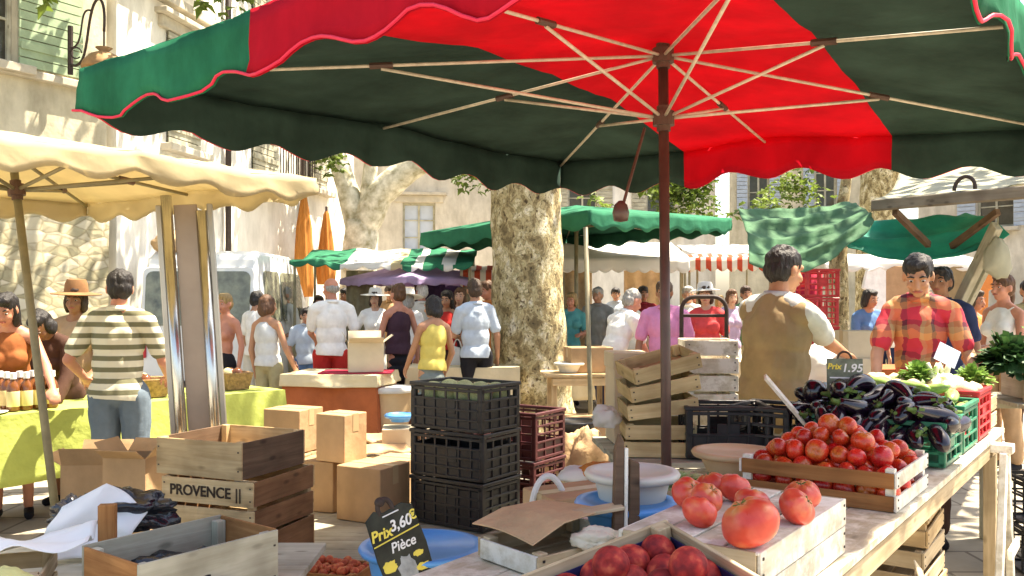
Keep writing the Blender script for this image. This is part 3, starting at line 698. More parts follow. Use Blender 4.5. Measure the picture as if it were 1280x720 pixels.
    if style != 'none':
        m = MB(); z0 = {'tank':.93,'tee':.89,'long':.90}[style]; torso(m, z0, g)
        if style in ('tee','long'):
            seg(m, U, V(0,-.035,1.385), .085, V(0,-.022,1.455), .062)
            seg(m, U, V(-sw+.012,-.005,1.402), .062, V(sw-.012,-.005,1.402), .062)
            for x in (-1,1): seg(m, U, V(x*.03,-.014,1.468), .045, V(x*(sw-.05),-.012,1.428), .056)
            for sd,(S,E,T) in arms.items():
                if style == 'tee':
                    e2 = S.lerp(E, .72); m.cap(S, .059*s*w_, e2, .056*s)
                else: m.cap(S, .059*s*w_, E, .050*s); m.cap(E, .052*s, E.lerp(T,.93), .038*s)
        elif style == 'tank':
            for x in (-1,1): seg(m, U, V(x*.085,-.04,1.34), .042, V(x*.10,-.01,1.438), .030); seg(m, U, V(x*.085,.05,1.33), .042, V(x*.10,.0,1.438), .028)
        sm_ = remesh(m, 'shirt', max(vox,.009), 5, wr(1.2)); bm = bmesh.new(); bm.from_mesh(sm_)
        bmesh.ops.bisect_plane(bm, geom=bm.verts[:]+bm.edges[:]+bm.faces[:], plane_co=U @ V(0,0,z0), plane_no=(U.to_3x3() @ Vector((.06,.05,1))), clear_inner=True)
        bm.to_mesh(sm_); bm.free(); so_ = link(sm_, 'shirt', CL[col], t); md = so_.modifiers.new('t','SOLIDIFY'); md.thickness = .004; md.offset = 0
        if style in ('tee','long') and not fem:
            cmb = MB(); n_ = 20
            pr = [(.066,1.462),(.062,1.50),(.070,1.512),(.080,1.475)]
            cmb.lathe([(r_*s, z*s) for r_, z in pr], n_, T=U @ Matrix.Translation(V(0,-.012,0)))
            cmb.build('collar', CL[col], t, smooth=True)
    bs_, bc_ = bottom
    if bs_ != 'none':
        m = MB(); m.ell(V(0,0,.95), V(.156*w_,.118,.11))
        if bs_ == 'skirt':
            for zz, r_ in ((.85,.165),(.75,.175),(.65,.18)): m.ell(V(0,0,zz), V(r_*w_,r_*.8,.10))
        else:
            for sd in (-1,1):
                h,k,a = kn[sd]
                m.cap(h, .096*s*w_, k, .073*s)
                if bs_ == 'trousers': m.cap(k, .073*s, a+V(0,0,.03), .060*s)
        link(remesh(m, 'trousers', max(vox,.009), 4, wr(1.3)), {'skirt':'skirt','shorts':'shorts'}.get(bs_,'trousers'), CL[bc_], t)
    # hair
    hs, hcol = hair
    if hs != 'none':
        m = MB()
        def hh(c, r): m.ell((0,0,0), V(*r), 18, 12, T=Hd @ Matrix.Translation(hc+V(*c)))
        if hs == 'bald': hh((0,-.055,-.005),(.074,.058,.055)); hh((.06,-.02,-.0),(.022,.045,.03)); hh((-.06,-.02,0),(.022,.045,.03))
        else:
            hh((0,-.020,.040),(.083,.100,.088)); hh((0,-.048,-.012),(.079,.070,.080))
            if face: hh((0,.035,.088),(.062,.055,.034))
            if hs == 'bob':
                for x in (-1,1): hh((x*.066,-.012,-.03),(.030,.055,.085))
                hh((0,-.06,-.06),(.085,.055,.08))
            if hs == 'long':
                for x in (-1,1): hh((x*.062,-.02,-.05),(.030,.05,.11))
                hh((0,-.075,-.12),(.080,.042,.15))
            if hs == 'bun': hh((0,-.075,.095),(.048,.045,.042))
            if hs == 'pony': hh((0,-.115,-.01),(.032,.04,.035)); hh((0,-.125,-.09),(.028,.026,.10))
        link(remesh(m, 'hair', max(.007, vox*.8), 2, lambda co: .010*noise.noise(Vector((co.x*30,co.y*30,co.z*8)))+.006*noise.noise(Vector((co.x*70,co.y*70,co.z*22)))), 'hair', HR[hcol], t)
    if face:
        for x in (-1,1):
            q = MB(); q.ell((0,0,0), V(.0120,.008,.0052), 12, 8, T=Hd @ Matrix.Translation(hc+V(x*.032,.0835,.004))); e = q.build('eye', M['eye_white'], t, smooth=True)
            q = MB(); q.ell((0,0,0), V(.0066,.004,.0054), 10, 6, T=Hd @ Matrix.Translation(hc+V(x*.032,.0900,.002))); q.build('iris', M['eye_dark'], e, smooth=True)
            q = MB(); q.tube([Hd @ (hc+V(x*.014,.096,.027)), Hd @ (hc+V(x*.032,.096,.034)), Hd @ (hc+V(x*.052,.083,.026))], [.004*s,.0055*s,.003*s], 6); q.build('eyebrow', HR[hcol], t, smooth=True)
        q = MB(); q.tube([Hd @ (hc+V(-.026,.090,-.064)), Hd @ (hc+V(-.010,.102,-.060)), Hd @ (hc+V(.010,.102,-.060)), Hd @ (hc+V(.026,.090,-.064))], [.003*s,.0075*s,.0075*s,.003*s], 8); q.build('lips', M['lips'], t, smooth=True)
    if extras: extras(t, U, Hd, V, hc, arms)
    for sd, (S_,E_,T_2) in arms.items(): HANDS[(t.name, sd)] = TR(loc, 0, 0) @ Matrix.Rotation(yaw,4,'Z') @ (T_2+(T_2-E_).normalized()*.07)
    return t
def hat_extra(mat, brim=.17, crown=.10, floppy=.01):
    def f(t, U, Hd, V, hc, arms):
        q = MB(); q.lathe([(.088,0),(brim,-.012),(brim+.003,-.008),(.092,.008),(.084,crown*.7),(.07,crown),(.0,crown+.008)], 28, T=Hd @ Matrix.Translation(hc+V(0,-.012,.062)))
        q.build('hat', mat, t, sharp=50, solid=.003)
    return f
# ------------------------------------------------------------------ camera, sky, sun
cam_d = bpy.data.cameras.new('camera'); cam = bpy.data.objects.new('camera', cam_d); C.objects.link(cam)
cam.location = (0,0,EYE); cam.rotation_euler = (math.pi/2,0,0); cam_d.sensor_width = 36; cam_d.lens = 36*F/1280
cam_d.shift_y = 15/1280; cam_d.clip_end = 400; cam_d.clip_start = .05; sc.camera = cam
SUN = Vector((.40,.13,.907)).normalized()
w = bpy.data.worlds.new('World'); sc.world = w; w.use_nodes = True
sk = w.node_tree.nodes.new('ShaderNodeTexSky'); sk.sky_type = 'NISHITA'; sk.sun_disc = False
sk.sun_elevation = math.asin(SUN.z); sk.sun_rotation = math.atan2(SUN.x, SUN.y); sk.dust_density = 2.5
bg = w.node_tree.nodes['Background']; bg.inputs['Strength'].default_value = .115; w.node_tree.links.new(sk.outputs[0], bg.inputs[0])
sd = bpy.data.lights.new('sun','SUN'); sd.energy = 5.0; sd.angle = rad(.53); sd.color = (1,.94,.83)
so = bpy.data.objects.new('sun', sd); C.objects.link(so); so.rotation_euler = SUN.to_track_quat('Z','Y').to_euler()
vs = sc.view_settings; vs.view_transform = 'Standard'; vs.look = 'None'; vs.gamma = 1; vs.use_curve_mapping = False; vs.exposure = 1.9; vs.use_white_balance = True; vs.white_balance_temperature = 7300
sc.cycles.max_bounces = 8; sc.cycles.diffuse_bounces = 5; sc.cycles.use_denoising = True; sc.cycles.sample_clamp_indirect = 6

g = MB()
def gz(u, v):
    x, y = -70+140*u, -30+140*v
    return (x, y, .012*noise.noise(Vector((x*.5,y*.5,0))) if abs(x) < 12 and 0 < y < 22 else 0)
g.grid(gz, 120, 120); tag(g.build('ground', M['paving']), kind='structure')

# ------------------------------------------------------------------ houses
def wall_with_openings(L, H, ops, th=.35):
    """x along the wall, outer face at y=0, thickness towards +y"""
    xs = sorted({0, L, *[o[0] for o in ops], *[o[1] for o in ops]}); zs = sorted({0, H, *[o[2] for o in ops], *[o[3] for o in ops]})
    m = MB()
    for i in range(len(xs)-1):
        for j in range(len(zs)-1):
            cx, cz = (xs[i]+xs[i+1])/2, (zs[j]+zs[j+1])/2
            if any(o[0] < cx < o[1] and o[2] < cz < o[3] for o in ops): continue
            m.box((cx, th/2, cz), (xs[i+1]-xs[i], th, zs[j+1]-zs[j]))
    return m
def window(t, x0, x1, z0, z1, shutter=None, open_=True, trim=True, pane='glass_dark'):
    f = MB(); w = .06
    for z in (z0+w/2, z1-w/2): f.box(((x0+x1)/2, .14, z), (x1-x0, .05, w))
    for x in (x0+w/2, x1-w/2, (x0+x1)/2): f.box((x, .141, (z0+z1)/2), (w*.9, .05, z1-z0-2*w))
    for k in (1,2): f.box(((x0+x1)/2, .142, z0+(z1-z0)*k/3), (x1-x0-2*w, .03, .03))
    fr = f.build('window', M['wood_grey'], t)
    q = MB(); q.box(((x0+x1)/2, .16, (z0+z1)/2), (x1-x0-.02, .008, z1-z0-.02)); q.build('pane', M[pane], fr)
    if trim:
        q = MB(); q.box(((x0+x1)/2, -.06, z0-.06), (x1-x0+.3, .26, .11)); q.build('sill', M['stone_trim'], t, bevel=.01)
        q = MB(); q.box(((x0+x1)/2, -.03, z1+.10), (x1-x0+.44, .10, .18)); q.box(((x0+x1)/2, -.09, z1+.23), (x1-x0+.62, .22, .08)); q.build('lintel', M['stone_trim'], t, bevel=.01)
    if shutter:
        wv = (x1-x0)/2
        for s, xe in ((-1, x0), (1, x1)):
            q = MB(); n = int((z1-z0)/.11)
            cx = xe+s*(wv/2+.01) if open_ else xe-s*wv/2
            for k in range(n): q.box((cx, -.035, z0+(k+.5)*(z1-z0)/n), (wv, .025, (z1-z0)/n-.014))
            for zz in (.15,.85): q.box((cx, -.060, z0+(z1-z0)*zz), (wv-.02, .02, .09))
            q.build('shutter', shutter, t)
def house(label, p0, p1, H, mat, wins, shutter=None, roof=False, lower=None, depth=5, pipes=(), extra=None, open_=True, pane='glass_dark'):
    p0, p1 = Vector((*p0,0)), Vector((*p1,0)); d = p1-p0; L = d.length; a = math.atan2(d.y, d.x)
    t = thing('house', label, 'house', p0, a)
    w0 = lower[1] if lower else 0
    wm = wall_with_openings(L, H-w0, [(o[0],o[1],o[2]-w0,o[3]-w0) for o in wins])
    wo = wm.build('wall', mat, t, loc=(0,0,w0))
    if lower:
        q = MB(); q.grid(lambda u, v: (L*u, -.05-.05*noise.noise(Vector((u*L*1.6, v*lower[1]*2.2, 3)))-.02*noise.noise(Vector((u*L*6, v*7, 1))), lower[1]*v), int(L*9), int(lower[1]*9)); q.box((L/2, .16, lower[1]/2), (L, .3, lower[1]-.004))
        q.build('lower_wall', lower[0], t)
    s = MB(); s.box((.15, depth/2+.36, H/2), (.3, depth, H)); s.box((L-.15, depth/2+.36, H/2), (.3, depth, H)); s.box((L/2, depth+.52, H/2), (L, .3, H)); s.build('side_wall', mat, t)
    r = MB(); n = int(L/.22)
    r.box((L/2, depth/2-.1, H+.06), (L+.5, depth+1.2, .12))
    for k in range(n): r.tube([((k+.5)*L/n, -.72, H+.15), ((k+.5)*L/n, depth/2, H+1.2)], .07, 6)
    r.build('roof', M['roof_tile'], t)
    for o in wins: window(t, *o, shutter=shutter, open_=open_, pane=pane)
    for x in pipes:
        q = MB(); q.tube([(x,-.09,.1),(x,-.09,H-.1)], .05, 8); q.build('drainpipe', M['iron'], t, smooth=True)
    if extra: extra(t, L, H)
    return t
M['roof_tile'] = pm('roof_tile', (.42,.22,.13), var=.35, scale=8, rough=.9)
def course(t, L, H):
    q = MB(); q.box((L/2, -.05, 4.36), (L, .14, .10)); q.build('string_course', M['stone_trim'], t, bevel=.01)
# facade runs from off the frame to the corner by the lamp
hA = house('cream plastered house with pale green shutters above a rubble stone base', (-9.1,6.2), (-5.49,12.0), 8.5, M['plaster_cream'], [(3.95,5.62,4.45,6.2)], M['shutter_green'], lower=(M['rubble'],3.3), extra=course)
def balcony(t, L, H):
    q = MB(); q.box((4.4,-.36,3.72),(1.5,.70,.12)); sl = q.build('balcony', M['stone_trim'], t, bevel=.01)
    q = MB(); q.tube([(3.66,-.02,4.62),(3.66,-.68,4.62),(5.14,-.68,4.62),(5.14,-.02,4.62)], .02, 6)
    for k in range(15): x = 3.66+1.48*k/14; q.tube([(x,-.68,3.78),(x,-.68,4.62)], .011, 6)
    q.build('railing', M['iron'], sl)
    q = MB(); q.box((2.05,-.10,3.30),(1.35,.10,.30)); q.build('shop_board', M['wood_brown'], t, bevel=.01)
    q = MB(); q.box((L/2,-.07,6.05),(L,.16,.14)); q.build('string_course', M['stone_trim'], t, bevel=.01)
house('sunlit whitish house with a drainpipe behind the white van', (-5.42,12.15), (-3.75,21.0), 9.5, M['plaster_white'], [(1.2,2.1,3.9,5.6),(3.9,4.9,3.9,5.6),(6.4,7.3,3.9,5.6),(1.2,2.1,6.6,8.2),(3.9,4.9,6.6,8.2)], M['wood_grey'], pipes=(2.9,5.9), open_=False, depth=4, extra=balcony)
house('grey stone house whose tall window has a heavy moulded lintel', (-4.6,23), (.4,23.6), 8.2, M['plaster_grey'], [(1.75,2.6,2.75,4.1),(1.75,2.6,5.6,7.1)], None, depth=3, pane='card_blue')
house('plain pale house seen behind the big green parasol', (.7,27), (6.2,27), 7.5, M['plaster_white'], [(1.0,1.9,3.6,5.2),(3.4,4.3,3.6,5.2)], M['wood_grey'], depth=3)
house('pale house with blue grey window shutters', (6.4,26), (10.6,25), 8.0, M['plaster_cream'], [(2.35,2.95,4.2,5.7),(.5,1.1,4.2,5.7)], M['shutter_blue'], depth=3)
house('tan house at the far right of the square', (11.0,24), (16.5,17.5), 7.8, M['plaster_grey'], [(1.5,2.4,3.4,5.0),(4.5,5.4,3.4,5.0)], M['shutter_blue'], depth=3)

# wall lantern on a scrolled bracket
lt = thing('wall_lantern', 'old iron lantern hanging from a scrolled wall bracket', 'street lamp', (0,0,0))
pb = P(88,62,11.35); ps = P(130,58,10.75); nrm = (ps-pb)
q = MB(); q.tube([pb+Vector((0,0,-.32)), pb+Vector((0,0,.30))], .035, 8); q.build('wall_plate', M['iron'], lt)
top = Vector((ps.x, ps.y, pb.z+.42)); q = MB()
def bez(pts, n=24):
    out = []
    for i in range(n+1):
        t = i/n; pp = list(pts)
        while len(pp) > 1: pp = [pp[k].lerp(pp[k+1], t) for k in range(len(pp)-1)]
        out.append(pp[0])
    return out
q.tube(bez([pb+Vector((0,0,-.2)), pb+nrm*.9+Vector((0,0,-.35)), pb+nrm*.15+Vector((0,0,.7)), top+Vector((0,0,.30)), top+nrm*.06, ps+Vector((0,0,.18))]), .017, 8)
q.tube(bez([pb+Vector((0,0,.02)), pb+nrm*.5+Vector((0,0,.0)), pb+nrm*.2+Vector((0,0,.55)), pb+nrm*.62+Vector((0,0,.46))]), .012, 8)
q.tube([pb+nrm*.18+Vector((0,0,-.05))+Vector((.07*math.cos(a),.0,.07*math.sin(a))) for a in [k*.5 for k in range(12)]], .010, 6)
q.build('bracket', M['iron'], lt, smooth=True)
q = MB(); q.tube([ps+Vector((0,0,.20)), ps+Vector((0,0,-.02))], .012, 6); q.build('hanger', M['iron'], lt)
Tl = Matrix.Translation(ps+Vector((0,0,-.30)))
q = MB(); q.lathe([(.02,.30),(.10,.28),(.05,.24),(.16,.19),(.24,.10),(.26,.04),(.25,.02)], 20, T=Tl); q.build('hood', M['lamp_copper'] if 'lamp_copper' in M else pm('lamp_copper', (.34,.20,.09), var=.3, rough=.6), lt, smooth=True)
q = MB(); q.lathe([(.20,.02),(.17,-.16),(.08,-.30),(.0,-.31)], 16, T=Tl); q.build('globe', M['glass_dark'], lt, smooth=True)

for k, (a, b, sag, lb) in enumerate((((-4.6,13.5,7.1), (-1.2,17,5.2), .12, 'thin dark cable slanting down above the cream parasol'),)):
    a, b = Vector(a), Vector(b); q = MB(); q.tube([a.lerp(b, i/14)+Vector((0,0,-sag*math.sin(math.pi*i/14))) for i in range(15)], .014, 6)
    single(q, 'overhead_cable', lb, 'cable', M['iron'])

# ------------------------------------------------------------------ plane trees
def leaves(mb, c, r, n, size=.15, hole=.0, seed=0):
    k = 0; c = Vector(c); tries = 0
    while k < n and tries < n*6:
        tries += 1
        u = Vector((R.gauss(0,1),R.gauss(0,1),R.gauss(0,1))).normalized()*R.random()**.42
        p = c+Vector((u.x*r[0],u.y*r[1],u.z*r[2]))
        if noise.noise(p*.9+Vector((seed,0,0))) < hole: continue
        k += 1
        a = Vector((R.uniform(-1,1),R.uniform(-1,1),R.uniform(-.5,.3))).normalized(); nn = Vector((R.uniform(-.6,.6),R.uniform(-.6,.6),1)).normalized()
        b = nn.cross(a).normalized(); s = size*R.uniform(.6,1.25); dn = Vector((0,0,-.18*s))
        mb.add([p, p+a*s*.35+b*s*.48+dn, p+a*s*.62+b*s*.22, p+a*s+dn*1.6, p+a*s*.62-b*s*.22, p+a*s*.35-b*s*.48+dn], [(0,1,2),(0,2,3,4),(0,4,5)])
def trunk_mesh(mb, pts, rs, n=40, lump=.08, seed=0):
    pts2 = []; rs2 = []
    for i in range(len(pts)-1):
        for k in range(9): pts2.append(Vector(pts[i]).lerp(Vector(pts[i+1]), k/9)); rs2.append(rs[i]+(rs[i+1]-rs[i])*k/9)
    pts2.append(Vector(pts[-1])); rs2.append(rs[-1]); b = len(mb.v); mb.tube(pts2, rs2, n)
    for i in range(b, len(mb.v)):
        c = pts2[(i-b)//n]; d = mb.v[i]-c
        mb.v[i] = c+d*(1+lump*(noise.noise(mb.v[i]*2.2+Vector((seed,0,0)))+.5*noise.noise(mb.v[i]*6)+.22*noise.noise(mb.v[i]*15)))
def tree(label, trunk, branches, clumps, size=.15, hole=-.05, name='plane_tree', bark='bark'):
    t = thing(name, label, 'tree', trunk[0][0])
    o = Vector(trunk[0][0]); m = MB(); trunk_mesh(m, [Vector(p)-o for p,_ in trunk], [r for _,r in trunk]); m.build('trunk', M[bark], t, smooth=True)
    for br in branches:
        m = MB(); trunk_mesh(m, [Vector(p)-o for p,_ in br], [r for _,r in br], 14, seed=R.random()*9); m.build('limb', M[bark], t, smooth=True)
    m = MB()
    for c, r, n in clumps: leaves(m, Vector(c)-o, r, n, size, hole, R.random()*20)
    m.build('crown', M['leaf'], t)
    return t
tree('big plane tree with mottled peeling bark behind the black crates',
     [((.28,10.6,-.05),.60),((.24,10.55,.35),.47),((.20,10.5,1.3),.43),((.16,10.5,2.6),.41),((.14,10.5,3.9),.42),((.12,10.5,4.9),.44)],
     [[((.05,10.5,4.6),.26),((-1.6,10.2,5.6),.17),((-3.6,9.6,6.6),.10)], [((.2,10.5,4.6),.27),((1.9,9.6,5.8),.17),((3.8,8.4,6.9),.08)], [((.15,10.6,4.7),.28),((.3,12.0,6.2),.17),((.2,13,7.6),.1)]],
     [((-3.9,9.6,7.0),(2.6,2.4,1.4),900),((-.3,10.6,7.4),(3,3,1.6),1200),((3.6,9.0,7.3),(3,2.6,1.3),900),((.4,13.4,7.4),(3,2.6,1.5),800),((-3.0,13.6,7.6),(2.2,2.4,1.3),500),((6.6,7.6,7.2),(2.4,2.4,1.1),450),((-3.25,10,5.0),(.45,.5,.22),60),((-5.2,9.0,4.72),(.5,.4,.22),70),((-5.0,10.3,7.1),(1.2,1.7,1.2),420)], .19, -.02)
tree('forked plane tree with sunlit pale limbs behind the awnings',
     [((-3.25,18.6,-.05),.46),((-3.22,18.5,1.8),.37),((-3.12,18.5,3.2),.35)],
     [[((-3.15,18.5,3.0),.34),((-2.75,18.4,3.75),.30),((-2.15,18.3,4.25),.27),((-1.2,18.2,4.75),.22),((-.2,18,5.6),.14)],
      [((-3.2,18.5,3.0),.27),((-3.5,18.5,4.1),.22),((-3.9,18.4,5.4),.17)], [((-3.05,18.5,3.1),.18),((-2.9,18.3,4.6),.14),((-2.9,18.0,6.0),.10)]],
     [((-3.75,17.6,4.35),(.45,.6,.5),130),((-3.2,17.2,8.3),(2.2,4.2,1.1),1000),((-.6,17.4,4.2),(.75,.6,.55),240)], .17, -.1, bark='bark_pale')
tree('pale plane tree trunk rising behind the draped green tarpaulin',
     [((7.6,18.6,-.05),.40),((7.6,18.6,2.6),.36),((7.7,18.5,4.6),.34)],
     [[((7.65,18.5,3.9),.26),((8.3,18.2,4.9),.2),((9.0,17.8,6.0),.12)], [((7.7,18.5,4.2),.24),((7.3,18.3,5.6),.18)]],
     [((7.6,17.6,7.4),(2.6,2.2,1.3),600),((3.6,18.0,3.75),(2.2,.8,.55),750),((6.1,19.2,3.9),(.9,.7,.6),220)], .17, -.1)
tree('slim yellowish tree trunk standing behind the man with the vest', [((3.42,9.3,-.05),.13),((3.40,9.2,1.2),.10),((3.38,9.2,2.4),.09)], [[((3.38,9.2,2.2),.07),((3.5,9.2,3.0),.05),((3.6,9.3,3.6),.03)]],
     [((3.9,9.5,5.2),(1.4,1.2,.6),200)], .15, -.2)

# ------------------------------------------------------------------ white van seen from behind
def van():
    t = thing('van', 'white van with two rounded rear windows parked by the stone house', 'van', P(247,375,11.5)*Vector((1,1,0)) if False else (-4.07,11.5,0))
    W, H, L = 1.62, 2.2, 3.6
    prof = [(0,.32),(0,1.15),(.05,1.75),(.14,2.13),(.30,2.20),(2.0,2.20),(2.25,2.12),(2.75,1.45),(3.45,1.20),(3.58,1.05),(3.60,.32)]
    m = MB(); n = len(prof); vs = []
    for s in (-1,1):
        for y, z in prof: vs.append((s*(W/2-.10*max(0,(z-1.15))/1.05), y, z))
    m.add(vs, [tuple(range(n)), tuple(range(n,2*n))]+[(i,(i+1)%n,n+(i+1)%n,n+i) for i in range(n)])
    m.build('body', M['van_white'], t, bevel=.05, sharp=35)
    def win(x0,x1,z0,z1, side=None, y=0):
        pts = []
        r = .09
        for cx, cz, a0 in ((x1-r,z1-r,0),(x0+r,z1-r,90),(x0+r,z0+r,180),(x1-r,z0+r,270)):
            for k in range(5): a = rad(a0+22.5*k); pts.append((cx+r*math.cos(a), cz+r*math.sin(a)))
        return pts
    for x0,x1 in ((-.70,-.06),(.10,.66)):
        q = MB(); o = win(x0-.05,x1+.05,1.17,1.99); q.prism(o, .03, Matrix.Translation((0,-.010,0)) @ TR((0,0,0))); f = q.build('rear_window', M['van_white'], t, bevel=.008)
        f.location = (0,.03,0); f.rotation_euler = (rad(-5.5),0,0); f.location = (0,-.085,0)
        q = MB(); q.prism(win(x0,x1,1.22,1.93), .03, Matrix.Translation((0,-.028,0))); q.build('pane', M['van_glass'], f)
    for s in (-1,1):
        for y0,y1 in ((.35,1.1),(1.2,2.35)):
            q = MB(); q.prism(win(y0,y1,1.25,1.95), .02, Matrix.Rotation(rad(90),4,'Z')); ww = q.build('side_window', M['van_glass'], t); ww.location = (s*(W/2+.098),0,0); ww.rotation_euler = (0,rad(-5.4*s),0)
            ww.location = (s*(W/2+.115),0,0)
        for y in (.65,2.85):
            wt = MB(); Tw = Matrix.Translation((s*(W/2-.11), y, .31)) @ Matrix.Rotation(rad(90),4,'Y'); wt.lathe([(.17,-.09),(.29,-.09),(.31,-.05),(.31,.05),(.29,.09),(.17,.09)], 28, Tw); wb = wt.build('wheel', M['rubber'], t, sharp=40)
            rm = MB(); rm.lathe([(0,-.07),(.17,-.075),(.17,.075),(0,.07)], 20, Tw); rm.build('rim', M['chrome'], wb, sharp=40)
        q = MB(); q.box((s*.72,-.02,.95),(.10,.05,.30)); q.build('tail_light', M['red_plastic'], t, bevel=.01)
        q = MB(); q.box((s*(W/2+.10),2.45,1.35),(.13,.09,.20)); q.build('wing_mirror', M['black_plastic'], t, bevel=.02)
    q = MB(); q.box((0,-.05,.42),(W-.04,.14,.17)); q.build('bumper', M['black_plastic'], t, bevel=.03)
    q = MB(); q.box((.02,-.006,.9),(.012,.014,.9)); q.build('door_seam', M['rubber'], t)
van()
m = MB(); f0 = rumple(.18,1.6,4)
m.ell((0,0,0),(.33,.30,.17),24,14,fn=f0); single(m, 'folded_tarpaulin', 'brown tarpaulin bundle on the roof of the white van', 'tarpaulin', M['paper_brown'], (-4.52,11.95,2.30), smooth=True)
# ------------------------------------------------------------------ the big red and green parasol
def lerp3(grid, a, b):
    """piecewise bilinear over 3x3 points, a and b in -1..1"""
    i = 0 if a < 0 else 1; j = 0 if b < 0 else 1; u = a+1-i; v = b+1-j
    return (grid[i][j]*(1-u)*(1-v)+grid[i+1][j]*u*(1-v)+grid[i][j+1]*(1-u)*v+grid[i+1][j+1]*u*v)
def facet(grid, a, b):
    """pyramid of eight triangles: straight lines from the centre to the rim"""
    k = max(abs(a), abs(b))
    if k < 1e-6: return grid[1][1].copy()
    rim = lerp3(grid, max(-1,min(1,a/k)), max(-1,min(1,b/k)))
    return grid[1][1].lerp(rim, k)
def parasol(name, label, grid, mats, mfn, pole_top, pole_bot, pole_r, pole_mat, rod_mat, hub_dz=(.06,.30), drop=.20, scal=.05, nsc=8, piping=None, strut_at=.55, group=None, sag=.02, rod=.0066, flare=.0, cat='parasol', ribs=True, nn=24, usplit=(), skew=0, lined=0):  # lined: slot offset to underside copies whose colour has shade painted in
    t = thing(name, label, cat, (pole_bot.x, pole_bot.y, 0), 0, group); o = Vector((pole_bot.x, pole_bot.y, 0))
    G = [[p-o for p in row] for row in grid]; apex = G[1][1]
    def surf(a, b):
        p = facet(G, a, b); k = max(abs(a), abs(b)); w = abs(abs(a)-abs(b)) if k > 0 else 0
        m_ = min(abs(a), abs(b))/k if k > 1e-6 else 0
        a = a+skew*b*(1-a*a); p = facet(G, a, b)
        p.z -= sag*k*math.sin(math.pi*m_)
        p.z += .010*noise.noise(Vector((a*4, b*4, 2)))+.006*noise.noise(Vector((a*11+b*6, b*11-a*6, 7)))
        return p
    us = sorted(set([round(-1+2*i/nn, 4) for i in range(nn+1)]+list(usplit)))
    m = MB(); m.grid(lambda a, b: surf(a, b), 0, 0, (lambda a, b: mfn(a, b)), us=us, vs_=[-1+2*j/nn for j in range(nn+1)])
    co_ = m.build('canopy', mats, t, smooth=True, solid=.003)
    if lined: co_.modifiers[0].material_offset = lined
    cen = (G[0][0]+G[2][2]+G[0][2]+G[2][0])/4
    for side in range(4):
        def pt(u):
            return {0:(u,-1),1:(1,u),2:(u,1),3:(-1,u)}[side]
        n = nsc*10; uu = sorted(set([round(-1+2*i/n, 4) for i in range(n+1)]+list(usplit))); m = MB(); low = []
        def vf(u, v):
            a, b = pt(u); p = surf(a, b); d = (drop-scal+scal*(.5-.5*math.cos(math.pi*nsc*(u+1))))*v
            out = (p-cen); out.z = 0; out.normalize()
            q = p+out*(flare*v*v+.012*v*math.sin(u*17+side)+.018*v*noise.noise(Vector((u*5,side,v)))+.016*(.3+v)*noise.noise(Vector((u*16,side*3,v*2.5))))-Vector((0,0,d)); return q
        m.grid(vf, 0, 0, (lambda u, v: mfn(*pt(u))), us=uu, vs_=[0,.25,.5,.75,1])
        vo = m.build('valance', mats, t, smooth=True, solid=.003)
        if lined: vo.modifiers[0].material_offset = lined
        if piping:
            q = MB(); q.tube([vf(u, 1)+((vf(u, 1)-cen)*Vector((1,1,0))).normalized()*.009+Vector((0,0,.005)) for u in uu], .0048, 6); q.build('piping', piping, vo)
    pt_, pb_ = pole_top-o, pole_bot-o
    q = MB(); q.tube([pb_, pt_], pole_r, 14); q.build('pole', pole_mat, t, smooth=True)
    ax = (pt_-pb_).normalized()
    if ribs:
        h1, h2 = pt_-ax*hub_dz[0], pt_-ax*hub_dz[1]
        for h in (h1, h2):
            q = MB(); q.tube([h-ax*.028, h+ax*.028], pole_r*2.1, 14); q.tube([h-ax*.05, h+ax*.05], pole_r*1.35, 14); q.build('hub', M['bracket'], t)
        for a, b in ((-1,-1),(0,-1),(1,-1),(1,0),(1,1),(0,1),(-1,1),(-1,0)):
            rim = surf(a*.985, b*.985)-Vector((0,0,.03)); st = h1+ (rim-h1).normalized()*pole_r*1.6
            q = MB(); q.tube([st, rim], rod, 8); rb = q.build('rib', rod_mat, t, smooth=True)
            mid = st.lerp(rim, strut_at)
            q = MB(); q.tube([h2+(mid-h2).normalized()*pole_r*1.6, mid-Vector((0,0,.012))], rod, 8); q.build('strut', rod_mat, rb, smooth=True)
            q = MB(); dv = (rim-st).normalized(); q.tube([mid-dv*.045, mid+dv*.045], rod*2.0, 8); q.build('bracket', M['bracket'], rb)
    return t
Z = lambda x, y, h: Vector((x, y, EYE+h))
pL, pB, pR, pN = Z(-1.61,3.30,.86), Z(.30,5.50,.855), Z(2.50,3.97,.78), Z(.66,1.45,.86)
gp = [[pL, (pL+pB)/2+Vector((0,0,.02)), pB], [(pL+pN)/2+Vector((0,0,.02)), Z(.60,3.52,1.02), Z(1.45,4.62,.86)], [pN, (pN+pR)/2+Vector((0,0,.05)), pR]]
big = parasol('parasol', 'big red and green parasol with scalloped edge over the vegetable stall', gp, [M['para_green'], M['para_red'], M['under_shade_green'], M['para_red']],
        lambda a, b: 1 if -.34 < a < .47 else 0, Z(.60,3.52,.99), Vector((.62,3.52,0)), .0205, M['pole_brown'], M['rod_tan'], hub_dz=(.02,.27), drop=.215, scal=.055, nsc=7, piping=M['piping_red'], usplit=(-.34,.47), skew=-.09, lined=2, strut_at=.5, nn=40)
o_ = Vector((.62,3.52,0)); q = MB()
ca, cb = P(806,160,3.45)-o_, P(776,266,3.3)-o_
q.tube([ca, cb], .006, 6); q.build('pull_cord', M['bracket'], big)
q = MB(); q.lathe([(.0,-.035),(.026,-.03),(.032,0),(.024,.03),(.008,.045)], 14, T=Matrix.Translation(cb)); q.build('cord_toggle', M['pole_brown'], big, smooth=True)
